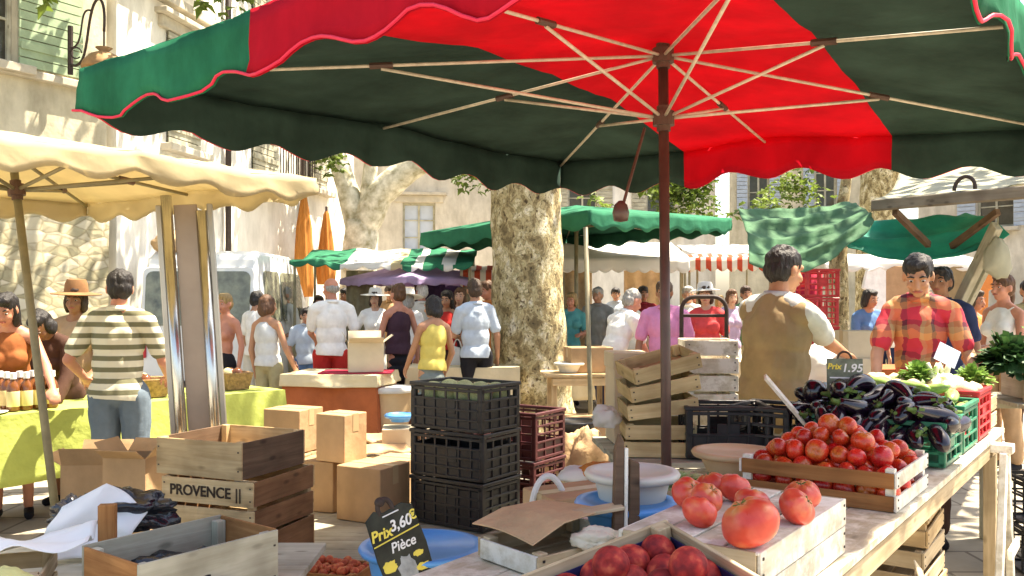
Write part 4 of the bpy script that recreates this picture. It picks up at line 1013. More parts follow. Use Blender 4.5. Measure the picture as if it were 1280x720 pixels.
q = MB(); q.box((0,0,.05),(.62,.62,.10)); q.tube([(0,0,.10),(0,0,.45)], .032, 14); q.build('foot', M['iron'], big, bevel=.01)

# cream parasol on a leaning pole
T_ = Vector((-1.07,4.85)); e1 = Vector((-.575,-.818)).normalized()*2.15; e2 = Vector((-.842,.54)).normalized()*2.15
def zz(v, h): return Vector((v.x, v.y, EYE+h))
ce = T_+e1/2+e2/2
gc = [[zz(T_+e1,.66), zz(T_+e1/2,.67), zz(T_,.665)], [zz(T_+e1+e2/2,.67), zz(ce,.86), zz(T_+e2/2,.67)], [zz(T_+e1+e2,.65), zz(T_+e1/2+e2,.67), zz(T_+e2,.66)]]
parasol('parasol', 'cream parasol with wavy edge on a leaning pole', gc, [M['para_cream']], lambda a, b: 0, Vector((ce.x+.02, ce.y, EYE+.80)), Vector((ce.x+.36, ce.y-.1, 0)), .020, M['pole_olive'], M['pole_olive'], hub_dz=(.05,.24), drop=.135, scal=.045, nsc=6, rod=.010, strut_at=.6)
# big green parasol beyond the tree
M['under_shade_mid'] = pm('under_shade_mid', (.02,.085,.05), var=.3, scale=3, rough=.9, spec=.05)  # awning green darkened to paint shade onto the parasol's underside
def diamond(cx, cy, r, h, ap, rot=0, tilt=0):
    c = [Vector((cx+r*math.cos(rad(rot+k)), cy+r*math.sin(rad(rot+k)))) for k in (180,270,0,90)]  # L,N,R,B
    L_,N_,R_,B_ = c
    f = lambda v, dz=0: zz(v, h+dz+tilt*(v.x-cx)/(2*r))
    return [[f(L_), f((L_+B_)/2), f(B_)], [f((L_+N_)/2), zz(Vector((cx,cy)), ap), f((B_+R_)/2)], [f(N_), f((N_+R_)/2), f(R_)]]
parasol('parasol', 'wide plain green parasol beyond the big plane tree', diamond(.95,13.1,2.3,1.10,1.40,0,.22), [M['awning_green'], M['under_shade_mid']], lambda a, b: 0, Vector((.95,13.1,EYE+1.36)), Vector((.95,13.1,0)), .03, M['pole_olive'], M['pole_olive'], drop=.24, scal=.06, nsc=7, rod=.012, lined=1)
parasol('parasol', 'purple parasol in the middle of the crowd', diamond(-1.45,13.4,1.15,.32,.58), [M['purple_cloth']], lambda a, b: 0, Vector((-1.45,13.4,EYE+.56)), Vector((-1.45,13.4,0)), .025, M['pole_brown'], M['pole_brown'], drop=.10, scal=.02, nsc=5)
for x, d, y0, y1, lb in ((380,17.0,240,332,'closed orange parasol nearest the whitish house'), (408,17.6,262,318,'closed orange parasol beside the forked plane tree')):
    t = thing('closed_parasol', lb, 'parasol', (P(x,375,d).x, d, 0), 0, 'closed orange parasols'); z1, z0 = P(x,y0,d).z, P(x,y1,d).z-.6
    q = MB(); q.tube([(0,0,0),(0,0,z1+.06)], .025, 8); q.build('pole', M['pole_brown'], t)
    q = MB(); q.lathe([(.01,z1),(.05,z1-.1),(.13,z1-.7),(.17,z0+.25),(.15,z0)], 28, wob=lambda th, z: 1+.22*math.sin(7*th+z*1.5)); q.build('cloth', M['orange_cloth'], t, smooth=True)

def awning(label, px0, px1, ytop, ybot, d, depth, mats, mfn=None, drop=.25, legs=True, name='awning', legs_mat='pole_olive', wav=.04, sag=.06, group=None, scal=.05, nsc=10, tilt=.0):
    """sloping cloth roof of a stall: high at the back, a hanging front edge, posts"""
    a, b = P(px0, ybot, d), P(px1, ybot, d); zt = P(px0, ytop, d+depth).z; W = (b-a).length; ctr = (a+b)/2; zf = a.z
    t = thing(name, label, 'awning', (ctr.x, ctr.y, 0), 0, group)
    m = MB(); m.grid(lambda u, v: (W*(u-.5), depth*v, zf+tilt*(u-.5)+(zt-zf)*v-sag*math.sin(math.pi*v)*(.6+.4*math.sin(u*W*2.2))+wav*.5*noise.noise(Vector((u*6,v*3,d)))), 40, 12, mfn)
    m.build('roof_cloth', mats, t, smooth=True, solid=.004)
    m = MB(); m.grid(lambda u, v: (W*(u-.5), -.01-.02*v+.02*v*math.sin(u*W*9), zf+tilt*(u-.5)+wav*.5*noise.noise(Vector((u*6,0,d)))-v*(drop-scal+scal*abs(math.sin(math.pi*nsc*u)))), 80, 3, mfn)
    m.build('valance', mats, t, smooth=True, solid=.004)
    if legs:
        for x in (-W/2+.06, W/2-.06):
            for y in (.05, depth-.05):
                q = MB(); q.tube([(x,y,0),(x,y,zf-.02+(zt-zf)*y/depth)], .02, 8); q.build('post', M[legs_mat], t)
    return t
def bands(*ms): return lambda u, v: ms[min(len(ms)-1, int(u*len(ms)))]
awning('awning sewn from green, white and yellow cloth left of the plane tree', 362, 592, 312, 328, 12.6, 1.4, [M['awning_green'], M['canvas_white'], M['para_cream']], bands(0,0,0,0,0,1,1,1,1,1,2,0,1,0,0,1,0,0), drop=.10, wav=.12)
awning('long white canopy spreading right of the plane tree', 700, 862, 303, 322, 13.8, 1.6, [M['canvas_white']], None, drop=.24)
awning('white canopy beyond the folding hand truck', 868, 968, 306, 316, 15.2, 1.6, [M['canvas_white']], None, drop=.06)
M['stripe_rw'] = stripes('stripe_rw', (.60,.10,.05), (.78,.72,.62), .17, axis='X', transl=.3)
awning('red and white striped awning behind the hand truck', 858, 985, 318, 321, 14.4, .7, [M['stripe_rw']], None, drop=.24)
awning('red and white striped awning left of the plane tree', 575, 640, 332, 338, 13.2, .8, [M['stripe_rw']], None, drop=.26)
awning('pale canopy over the clothes stall on the right', 1030, 1260, 318, 328, 11.5, 1.2, [M['canvas_white']], None, drop=.12)

# stall roof on the right: grey canvas on a beam, tarpaulins tied below
M['wood_beam'] = wood('wood_beam', (.16,.135,.10), (.27,.235,.18))
t = thing('stall_roof', 'weathered grey canvas roof on a wooden beam at the right', 'awning', (0,0,0))
b0, b1 = P(1092,257,7.0), P(1330,236,5.6)
q = MB(); q.board(b0, b1, .085, .07); q.build('beam', M['wood_beam'], t, bevel=.008)
q = MB(); q.tube(bez([P(1190,248,6.4)+Vector((0,-.03,.05)), P(1190,228,6.4)+Vector((0,-.05,.06)), P(1216,226,6.3)+Vector((0,-.05,.06)), P(1216,246,6.3)+Vector((0,-.03,.05))]), .014, 8); q.build('handle', M['iron'], t, smooth=True)
q = MB()
def roofg(u, v):
    p = b0.lerp(b1, u)+Vector((0,0,.05)); bk = P(1130,206,9.5).lerp(P(1360,196,8.4), u); r_ = p.lerp(bk, v)
    r_.z += .07*noise.noise(Vector((u*4,v*3,1)))-.10*math.sin(math.pi*v); return r_
q.grid(roofg, 30, 16); q.build('canvas', M['canvas_grey'], t, smooth=True, solid=.006)
for a in (.985,):
    p = b0.lerp(b1, a); q = MB(); q.tube([(p.x+.02,p.y+.07,0),(p.x,p.y+.07,p.z+.02)], .03, 8); q.build('post', M['wood_dark'], t)
for (x0,y0,x1,y1) in ((1130,262,1175,290),(1262,262,1205,292)):
    q = MB(); q.board(P(x0,y0,6.7)+Vector((0,.16,0)), P(x1,y1+14,7.2)+Vector((0,.2,0)), .05, .04); q.build('brace', M['wood_dark'], t)
def hung(label, tl, tr, sagz, drop, mat, back, folds=5, seed=0, cat='tarpaulin', end_drop=(0,0)):
    """a tarpaulin slung between two points, drooping in swags"""
    tl, tr, back = Vector(tl), Vector(tr), Vector(back); m = MB()
    def f(u, v):
        p = tl.lerp(tr, u)+back*(1-v); b_ = 4*u*(1-u)
        p.z -= sagz*b_*(1-.25*math.cos(v*3))+ (drop*v)*(.35+.65*b_)+end_drop[0]*v*(1-u)**2+end_drop[1]*v*u**2
        fo = math.sin(v*folds*math.pi+seed+2.2*u)*.055*(.25+b_)+.045*noise.noise(Vector((u*6,v*5,seed)))
        p.y -= abs(fo)+.10*math.sin(math.pi*v); p.z += fo*.6
        return p
    m.grid(f, 40, 30)
    return single(m, 'tarpaulin', label, cat, mat, smooth=True, solid=.006)
hung('faded green tarpaulin hanging in swags above the man with the vest', P(936,274,6.3), P(1092,262,6.9), .08, .19, M['tarp_green'], (.15,.9,.16), seed=1, end_drop=(.24,.02), folds=7)
hung('bright teal tarpaulin slung behind the man in the plaid shirt', P(1060,284,7.6), P(1262,280,7.2), .05, .24, M['tarp_teal'], (0,.7,.16), seed=4, folds=5, end_drop=(.10,.0))
q = MB(); q.board(P(1192,392,7.6), P(1246,282,7.0), .10, .06); q.board(P(1200,402,7.7), P(1252,300,7.1), .05, .04, up=(0,1,0)); single(q, 'leaning_post', 'weathered wooden prop leaning beneath the grey canvas roof', 'post', M['wood_grey'], bevel=.005)
q = MB(); f0 = rumple(.25,1.6,7); q.ell((0,0,0),(.10,.07,.17),20,14,fn=lambda u,p: Vector((f0(u,p).x*(1-.4*u.z), f0(u,p).y, f0(u,p).z))); q.tube([(0,0,.14),(.01,0,.32)], .006, 6)
single(q, 'hanging_bag', 'pale cloth bag hanging from the leaning prop', 'bag', M['canvas_grey'], P(1246,322,7.0), smooth=True)
q = MB(); q.tube([P(732,284,8.2), P(738,500,8.2), Vector((P(738,375,8.2).x,8.2,0))], .022, 10); single(q, 'thin_pole', 'thin olive pole standing right of the plane tree', 'pole', M['pole_olive'], smooth=True)

# polished metal stand behind the wooden crates
t = thing('metal_stand', 'polished steel upright with brown centre panel behind the wooden crates', 'metal stand', (P(262,375,5.0).x, 5.0, 0), rad(14)); zt = 2.14; t.rotation_euler = (0,rad(-3.6),rad(14))
for x in (-.095,.085):
    q = MB(); q.tube([(x,-.02,0),(x,-.02,zt-(.0 if x<0 else .09))], .030, 18); q.build('tube', M['chrome'], t, smooth=True)
    q = MB(); q.box((x+(.045 if x>0 else -.045),.01,zt/2-.02),(.03,.05,zt-.06)); q.build('flange', M['steel'], t, bevel=.004)
q = MB(); q.box((0,.015,zt/2-.02),(.125,.02,zt-.06)); q.build('centre_panel', M['sheet_brown'], t, bevel=.003)
q = MB(); q.box((0,0,.03),(.42,.36,.06)); q.build('base', M['iron'], t, bevel=.01)

# ------------------------------------------------------------------ tables of the left stall
u1 = Vector((.64,.77)); n1 = Vector((-.77,.64)); a_ = rad(math.degrees(math.atan2(.77,.64)))
c1 = Vector((-1.91,7.42))-u1*1.75+n1*.40
plank_table('long trestle table hidden under the lime green cloth', 3.4, .76, .78, M['wood_brown'], (c1.x,c1.y,0), a_)
cloth_over('lime green cloth covering the long honey table', 3.5, .80, .80, .46, M['cloth_lime'], (c1.x,c1.y,0), a_, amp=.016, freq=6)
def on1(s, n, z=.806): v = Vector((-1.91,7.42))-u1*s+n1*n; return Vector((v.x, v.y, z))
jar = None
def make_jar(label, loc, group):
    t = thing('honey_bottle', label, 'bottle', loc, 0, group)
    q = MB(); q.lathe([(0,.002),(.036,.002),(.04,.01),(.04,.15),(.032,.18),(.016,.20),(.016,.235)], 20); q.build('bottle_body', M['glass_jar'], t, sharp=50)
    q = MB(); q.lathe([(.0405,.03),(.0412,.032),(.0412,.13),(.0405,.132)], 20); q.build('paper_label', M['label_paper'], t, smooth=True)
    q = MB(); q.lathe([(0,.258),(.020,.256),(.0205,.215),(.017,.213)], 16); q.build('cap', M['paper_white'], t, sharp=50)
    return t
jl = 'dark honey bottle with yellow label beside the cream parasol pole'
j0 = make_jar(jl, on1(2.05,.16), 'honey bottles on the lime cloth')
for k in range(1,9): copy_tree(j0, on1(2.05-.088*(k%4)*.95, .16+.11*(k//4)), R.uniform(0,6))
jl2 = 'dark honey bottle with yellow label at the near end of the lime cloth'
for k in range(8): copy_tree(j0, on1(2.62+.10*(k%4), .12+.12*(k//4)), R.uniform(0,6), jl2)
q = MB(); q.lathe([(0,0),(.15,.002),(.17,.01),(.165,.012),(0,.008)], 28); single(q, 'serving_dish', 'flat pale dish lying on the lime cloth', 'dish', M['white_plastic'], on1(2.25,.18), smooth=True)
for k,(s,n,lb) in enumerate(((1.02,.30,'round wicker basket on the lime cloth by the striped shirt man'),(.28,.30,'rectangular wicker basket on the far end of the lime cloth'))):
    t = thing('wicker_basket', lb, 'basket', on1(s,n), .7)
    q = MB(); q.lathe([(0,.004),(.13,.004),(.17,.14),(.165,.145),(.15,.14),(.12,.02),(0,.015)], 30 if k == 0 else 4, T=Matrix.Rotation(.78,4,'Z')); q.build('weave', M['wicker'], t, sharp=40)
    for i in range(3):
        b_ = MB(); b_.ell((R.uniform(-.07,.07), R.uniform(-.07,.07), .13),(.045,.045,.05),12,8); b_.build('jar', M['glass_jar'] if i else M['label_paper'], t, smooth=True)
# brown table with two cloths
c2 = P(418,470,9.0); 
plank_table('small wooden table under the rust and cream cloths', .92, .7, .76, M['wood_brown'], (c2.x,9.35,0), rad(-8))
cloth_over('rust red cloth hanging to the ground on the small table', .96, .74, .775, .62, M['cloth_rust'], (c2.x,9.35,0), rad(-8), amp=.03, freq=7, seed=2)
cloth_over('cream cloth laid over the rust red cloth', 1.0, .78, .79, .12, M['cloth_cream'], (c2.x,9.35,0), rad(-8), amp=.03, freq=6, seed=5, name='tablecloth')
q = MB(); q.grid(lambda u,v: (.62*(u-.5)*1.2, .5*(v-.5), .006+.004*noise.noise(Vector((u*5,v*5,0)))), 12, 10); single(q, 'red_cloth', 'folded red cloth under the open white box', 'cloth', M['cloth_red'], (c2.x+.18,9.3,.792), .05, solid=.008, smooth=True)
carton('open whitish box standing on the folded red cloth', .36,.30,.30, M['card_pale'], (c2.x+.27,9.28,.806), rad(12), open_=True)
c3 = P(560,450,9.9)
plank_table('wooden table hidden by the second cream cloth', 1.2,.7,.78, M['wood_brown'], (c3.x+.15,10.3-.1,0), rad(4))
cloth_over('second cream cloth on the table by the plane tree', 1.24,.74,.80,.55, M['cloth_cream'], (c3.x+.15,10.3-.1,0), rad(4), amp=.04, freq=6, seed=9)
t = thing('bucket', 'tan tub with cream rim left of the denim skirt', 'tub', P(487,500,9.2)*Vector((1,1,0))); q = MB(); q.lathe([(0,.005),(.17,.005),(.23,.62),(.215,.62),(.16,.02),(0,.02)], 26); q.build('body', M['tan_plastic'], t, sharp=40)
q = MB(); q.lathe([(.215,.63),(.235,.60),(.26,.60),(.262,.64),(.23,.655)], 26); q.build('rim', M['bag_white'], t, smooth=True)
LM=[]
def lumpy_m0(k):
    while len(LM) < 2: LM.append(lumpy('melon', 40+len(LM), M['melon'], (1,1,.95), .03, 1, 20, 14, top_in=.04))
    return LM[k%2]
# ------------------------------------------------------------------ the vegetable table
E0 = Vector((.856,2.31,0)); ES = Vector((.587,.81,0)).normalized(); EN = Vector((-ES.y,ES.x,0)); TA = math.atan2(ES.y, ES.x); TZ = .85
def T3(s, n, z=TZ): v = E0+ES*s+EN*n; return Vector((v.x, v.y, z))
tc = T3(.95, .435, 0)
plank_table('long plank table carrying the tomatoes and aubergines', 4.4, .87, TZ, M['table_wood'], tc, TA, M['wood_pale'], boards=5, leg=.06)
t = thing('trestle', 'pale wooden trestle at the far end of the vegetable table', 'trestle', T3(2.72,.40,0), TA)
q = MB(); q.box((0,0,.80),(.09,.98,.045)); q.build('top_bar', M['wood_limed'], t, bevel=.004)
for y in (-.45,.42):
    for sx in (-1,1): q = MB(); q.board((sx*.03,y,.775),(sx*.24,y,.02),.035,.065,up=(0,1,0)); q.build('leg', M['wood_limed'], t, bevel=.004)
    q = MB(); q.box((0,y-.04,.30),(.30,.022,.05)); q.build('cross_brace', M['wood_limed'], t, bevel=.003)
# crates below it
gu = 'empty crates stored under the vegetable table'
wood_crate('upright slatted crate under the near part of the vegetable table', .56,.36,.16, M['wood_warm'], T3(.52,.30,.30), group=gu, rot=(0,rad(90),TA+rad(90)), slats=2, gap=.03)
wood_crate('upright slatted crate second from the near end under the table', .56,.36,.16, M['wood_brown'], T3(.98,.28,.30), group=gu, rot=(0,rad(90),TA+rad(84)), slats=2, gap=.03)
for k, lb in enumerate(('lowest crate of the stack beside the pale trestle','second lowest crate of the stack beside the pale trestle','second highest crate of the stack beside the pale trestle','topmost crate of the stack beside the pale trestle')):
    wood_crate(lb, .48,.34,.165, M['wood_warm'] if k%2 else M['wood_pale'], T3(1.72+.02*(k%2),.26,.005+k*.18), TA+rad(2*k-3), group=gu, slats=2, gap=.025)
q = MB(); q.box((0,0,0),(.15,.11,.006)); single(q, 'loose_card', 'tilted scrap of cardboard stuck between the crates under the table', 'cardboard', M['card_pale'], T3(1.30,.06,.48), rot=(rad(70),rad(28),TA), bevel=.001)
q = MB(); q.box((0,0,0),(.46,.055,.012)); q.box((.0,.0,.012),(.05,.05,.012)); single(q, 'loose_plank', 'broken crate slat leaning under the vegetable table', 'slat', M['wood_pale'], T3(1.26,.12,.23), rot=(0,rad(-78),TA))

# upturned limed crate with the large tomatoes
wood_crate('upturned whitewashed crate serving as a stand for big tomatoes', .66,.35,.15, M['wood_limed'], T3(-.17,.205,1.002), rot=(math.pi,0,TA), slats=2, gap=.004, end_mat=M['wood_pale'])
BT = [lumpy('big_tomato', k, M['tomato_big'], (1,1,.80), .06, 1.3, 40, 22, lobes=5+k%3, lob_amp=.045, top_in=.2) for k in range(4)]
TM = [lumpy('tomato', k, M['tomato'], (1,1,.86), .05, 1.3, 24, 14, lobes=4+k%3, lob_amp=.022, top_in=.14) for k in range(5)]
def scar_on(o, r):
    q = MB(); q.ell((0,0,.62),(.10,.10,.05),10,6)
    for k in range(5): a = k*1.257; q.board((.05*math.cos(a),.05*math.sin(a),.66),(.26*math.cos(a),.26*math.sin(a),.74),.07,.02)
    c = q.build('calyx', M['calyx'], o); return c
def big_t(px, py, r, label, k, tilt=(0,0), grp='large tomatoes on the whitewashed crate', dz=0):
    d = (EYE-(1.002+r*.78+dz))*F/(py-HOR); p = P(px, py, d)
    o = put_fruit(BT[k%4], 'tomato', p, r, label, 'tomato', grp, 0); o.rotation_euler = (tilt[0], tilt[1], R.uniform(0,6))
    scar_on(o, r); return o
big_t(938,653,.066,'huge ribbed tomato in front, largest on the whitewashed crate',0,(.5,.1))
big_t(996,634,.047,'large tomato at the right front of the whitewashed crate',1,(.9,.3))
big_t(1003,619,.047,'large tomato tucked behind the right front one',2,(.2,.1))
big_t(874,640,.043,'front tomato of the cluster beside the huge ribbed one',3,(.7,-.2))
big_t(860,617,.045,'leftmost tomato of the cluster on the whitewashed crate',1,(.8,.4))
big_t(889,607,.045,'middle tomato at the back of the cluster on the crate',2,(.3,.2))
big_t(918,610,.045,'orange shouldered tomato at the right of the cluster',3,(.2,.5))
big_t(940,628,.044,'tomato half hidden behind the huge ribbed one',0,(.4,.1))
big_t(884,622,.040,'tomato resting on top of the cluster',1,(.3,.6),dz=.03)

# peach crate tilted towards the camera, propped on an upturned crate
ex = Vector((-.93,-.37,-.245)).normalized(); ey = Vector((.37,-.93,-.10)); ey = (ey-ex*ey.dot(ex)).normalized(); up = ex.cross(ey)
if up.z < 0: up = -up
Cn = P(831,648,1.78); LX, LY, HH = .50, .36, .10
ctr = Cn+ex*LX/2+ey*LY/2-up*HH
Tp = Matrix(((ex.x,-ey.x,up.x,0),(ex.y,-ey.y,up.y,0),(ex.z,-ey.z,up.z,0),(0,0,0,1)))
if Tp.determinant() < 0: Tp = Matrix(((-ex.x,-ey.x,up.x,0),(-ex.y,-ey.y,up.y,0),(-ex.z,-ey.z,up.z,0),(0,0,0,1)))
Tp.translation = ctr
pc = wood_crate('tilted pale crate full of dark red peaches at the near end', LX, LY, HH, M['wood_pale'], ctr, rot=Tp.to_euler(), slats=1)
q = MB(); q.box((0,0,.020),(LX-.03,LY-.03,.004)); 
for s in (-1,1): q.box((0,s*(LY/2-.016),.05),(LX-.03,.002,.06)); q.box((s*(LX/2-.016),0,.05),(.002,LY-.036,.06))
single(q, 'crate_liner', 'dark blue paper lining the peach crate', 'liner', M['liner'] if 'liner' in M else pm('liner', (.02,.022,.09), var=.3, rough=.5), ctr, rot=Tp.to_euler())
PE = [lumpy('peach', k, M['peach'], (1,1,.93), .03, 1.1, 26, 16, fn=None, top_in=.14, lobes=1, lob_amp=.035) for k in range(4)]
for i in range(7):
    for j in range(5):
        x = -LX/2+.043+i*.068+(.030 if j%2 else 0); y = -LY/2+.048+j*.066
        if x > LX/2-.035: continue
        p = Tp @ Vector((x+R.uniform(-.006,.006), y+R.uniform(-.006,.006), .022+.034+R.uniform(0,.012)))
        put_fruit(PE[(i+j)%4], 'peach', p, R.uniform(.033,.0375), 'dark red downy peach lying in the tilted pale crate', 'peach', 'peaches in the tilted crate', 1.2)
for k in range(5):
    p = Tp @ Vector((-.02+.09*(k-2)+R.uniform(-.01,.01), .05*((k%2)*2-1)+.03, .105)); put_fruit(PE[k%4], 'peach', p, .0355, 'dark red downy peach lying in the tilted pale crate', 'peach', 'peaches in the tilted crate', 1.2)
wood_crate('upturned crate propping up the peach crate', .40,.30,.12, M['wood_pale'], (ctr.x-.02,ctr.y+.03,TZ+.122), rot=(math.pi,0,Tp.to_euler().z), slats=1)

# crate heaped with tomatoes
wood_crate('low crate heaped with ripe red tomatoes', .50,.54,.125, M['wood_limed'], T3(.966,.29,TZ+.002), TA, slats=2, gap=.02, end_mat=M['wood_orange'], post_up=.012)
tl = 'ripe red tomato in the heaped low crate'; cnt = 0
def heap(nx, ny, z, sx, sy, ring=False):
    for i in range(nx):
        for j in range(ny):
            if ring and 0 < i < nx-1 and 0 < j < ny-1: continue
            u = (i-(nx-1)/2)*sx; v = (j-(ny-1)/2)*sy+((i%2)-.5)*sy*.4
            if abs(v) > .235: v = math.copysign(.235, v)
            r = R.uniform(.030,.042)
            ot = put_fruit(TM[R.randrange(5)], 'tomato', T3(.966+u+R.uniform(-.010,.010), .29+v+R.uniform(-.010,.010), TZ+z+R.uniform(-.008,.010)), r, tl, 'tomato', 'ripe tomatoes heaped in the low crate', 1.5)
            if R.random() < .45: scar_on(ot, r)
heap(6,7,.052,.074,.072,True); heap(6,7,.106,.075,.072); heap(5,6,.155,.074,.072); heap(3,4,.198,.075,.074); heap(1,2,.236,.07,.08)

# aubergines in a green crate
AUB = 'glossy dark aubergines piled above the green crate'
plastic_crate('green plastic crate buried under glossy aubergines', .40,.60,.19, M['green_plastic'], T3(1.82,.33,TZ+.003), TA, nz=3, nx=5)
def aub_mesh(k):
    m = MB(); bend = .10+.05*k; n = 16; pts = []; rs = []
    for i in range(n+1):
        t_ = i/n; pts.append(Vector((t_*.19-.095, bend*.19*math.sin(math.pi*t_)*.8, 0)))
        rs.append(max(.002, .040*math.sqrt(max(0, 1-((t_-.62)/(.40 if t_ > .62 else .95))**2))*(.55+.45*min(1,t_*1.7+.15))))
    m.tube(pts, rs, 20); me = m.mesh('aubergine'); me.materials.append(M['aubergine']); me.shade_smooth()
    q = MB()
    for i in range(5):
        a = i*1.257; q.board(pts[0]+Vector((-.006,.010*math.cos(a),.010*math.sin(a))), pts[0]+Vector((.030,.024*math.cos(a),.024*math.sin(a))), .013, .003, up=(0,-math.sin(a),math.cos(a)))
    q.tube([pts[0]+Vector((-.035,-.006,0)), pts[0]+Vector((.005,0,0))], [.007,.012], 8); mc = q.mesh('aubergine_calyx'); mc.materials.append(M['calyx'])
    return me, mc
AM = [aub_mesh(k) for k in range(3)]
def aub(p, rot, k, sc_=1.0, label='glossy dark aubergine in the pile above the green crate', grp=AUB):
    me, mc = AM[k%3]; o = bpy.data.objects.new('aubergine', me); C.objects.link(o); o.location = p; o.rotation_euler = rot; o.scale = (sc_,)*3; tag(o, label, 'aubergine', grp)
    c = bpy.data.objects.new('calyx', mc); C.objects.link(c); c.parent = o
for lay, (nx, ny, z) in enumerate(((3,9,.17),(3,8,.215),(2,7,.255),(2,4,.29))):
    for i in range(nx):
        for j in range(ny):
            u = (i-(nx-1)/2)*.115+R.uniform(-.03,.03); v = (j-(ny-1)/2)*.078+R.uniform(-.02,.02)
            aub(T3(1.82+u, .35+v+lay*.01, TZ+z+R.uniform(-.012,.012)), (R.uniform(0,6), R.uniform(-.35,.35), TA+R.choice((0,.5,-.6,1.2,3.1,2.6))+R.uniform(-.4,.4)), i+j, R.uniform(.85,1.12))
for j in range(9):
    aub(T3(1.600+R.uniform(-.012,.012), .06+j*.066+R.uniform(-.01,.01), TZ+.150+R.uniform(-.03,.05)), (R.uniform(0,6), rad(R.uniform(20,48)), TA+math.pi+R.uniform(-.6,.6)), j, R.uniform(.8,1.0), 'glossy dark aubergine spilling over the front rim of the green crate', 'aubergines spilling over the crate rim')
o = put_fruit(lumpy('round_aubergine', 3, M['aubergine'], (1,1,1.1), .03, 1, 28, 18), 'round_aubergine', P(1018,490,4.1), .055, 'round black aubergine left of the price board', 'aubergine', None, .3)
# price board among the aubergines
t = thing('price_board', 'grey green handwritten price board rising from the aubergines', 'price sign', P(1056,471,4.02), rad(-14)); t.rotation_euler = (rad(-8),0,rad(-14))
q = MB(); q.box((0,0,.0),(.155,.010,.165)); q.build('panel', M['slate'] if 'slate' in M else pm('slate', (.17,.20,.15), var=.4, scale=20, rough=.8), t, bevel=.002)
q = MB(); q.tube(bez([Vector((-.03,0,.08)),Vector((-.025,0,.125)),Vector((.025,0,.125)),Vector((.03,0,.08))]), .005, 6); q.build('hook', M['iron'], t)
q = MB(); q.tube([(0,.008,.0),(0,.008,-.25)], .006, 6); q.build('stake', M['iron'], t)
text_mesh('Prix', .036, M['chalk_yellow'], 'lettering', t, TR((-.046,-.0065,.045),0,rad(90)), shear=.2, bold=.001)
text_mesh('1,95', .052, M['chalk_white'], 'lettering', t, TR((.030,-.0065,.038),0,rad(90)), shear=.2, bold=.001)
for z, wd in ((-.005,.13),(-.035,.13),(-.06,.10)):
    q = MB(); q.box((0,-.0060,z),(wd,.002,.006)); q.build('chalk_line', M['chalk_white'], t)

# courgettes
plastic_crate('green plastic crate filled with pale courgettes', .40,.60,.22, M['green_plastic'], T3(2.25,.33,TZ+.003), TA, nz=3, nx=5)
cm_ = []
for k in range(3):
    m = MB(); pts = [Vector((t_/12*.24-.12, .02*math.sin(math.pi*t_/12)*(k-1), 0)) for t_ in range(13)]
    m.tube(pts, [.004,.020,.024,.026,.027,.028,.029,.029,.029,.028,.025,.018,.003], 14); me = m.mesh('courgette'); me.materials.append(M['courgette']); me.shade_smooth()
    q = MB(); q.tube([(.115,0,0),(.150,0,.004)], [.013,.010], 8); mc = q.mesh('courgette_stalk'); mc.materials.append(M['calyx']); cm_.append((me, mc))
for lay, n in ((0,8),(1,7),(2,4)):
    for j in range(n):
        me, mc = cm_[j%3]; o = bpy.data.objects.new('courgette', me); C.objects.link(o); o.location = T3(2.25+R.uniform(-.03,.03), .33+(j-(n-1)/2)*.066, TZ+.19+lay*.045); o.rotation_euler = (R.uniform(0,6), R.uniform(-.15,.15), TA+R.uniform(-.35,.35)+(1.3 if lay == 2 else 0))
        tag(o, 'pale green courgette lying in the second green crate', 'courgette', 'courgettes in the green crate'); c = bpy.data.objects.new('stalk', mc); C.objects.link(c); c.parent = o
# red crate with onions
plastic_crate('red plastic crate holding onions beyond the courgettes', .40,.62,.25, M['red_plastic'], T3(2.68,.34,TZ+.003), TA, nz=4, nx=5)
ON = [lumpy('onion', k, M['onion'], (1,1,.9), .04, 1.1, 18, 12, top_in=-.25) for k in range(3)]
for i in range(5):
    for j in range(7):
        put_fruit(ON[(i+j)%3], 'onion', T3(2.68+(i-2)*.074+R.uniform(-.01,.01), .34+(j-3)*.08, TZ+.225+R.uniform(0,.045)), R.uniform(.034,.046), 'brown skinned onion in the red plastic crate', 'onion', 'onions in the red crate', .8)
# salads and fennel behind
wood_crate('pale crate holding lettuces in front of the man in plaid', .34,.62,.17, M['wood_pale'], T3(3.06,.36,TZ+.002), TA, slats=2)
def leafy(label, c, r, n, mat, size, cat, name, core=None, up_=.5, seed=0, grp=None, rz=0):
    """a bunch of leaves growing out from its heart"""
    m = MB()
    for k in range(n):
        a = R.uniform(0,6.28); el = R.uniform(.05,1.45); d = Vector((math.cos(a)*math.cos(el), math.sin(a)*math.cos(el), math.sin(el)))
        base = Vector((d.x*r[0]*.25, d.y*r[1]*.25, 0)); tip = Vector((d.x*r[0], d.y*r[1], d.z*r[2]))*R.uniform(.75,1.1); sd_ = d.cross(Vector((0,0,1))).normalized() if abs(d.z) < .98 else Vector((1,0,0))
        w_ = size*R.uniform(.7,1.2); mid = base.lerp(tip, .55)+Vector((0,0,.12*r[2])); cup = d*(-.25*w_)
        e = tip+Vector((0,0,-.25*r[2]*R.random()))
        wv = lambda: Vector((R.uniform(-1,1),R.uniform(-1,1),R.uniform(-1,1)))*w_*.16
        m.add([base, mid-sd_*w_*.5+wv(), mid+cup, mid+sd_*w_*.5+wv(), e-sd_*w_*.35+wv(), e+wv(), e+sd_*w_*.35+wv()], [(0,2,1),(0,3,2),(1,2,5,4),(2,3,6,5)])
    return single(m, name, label, cat, mat, c, rz, grp, sharp=60)
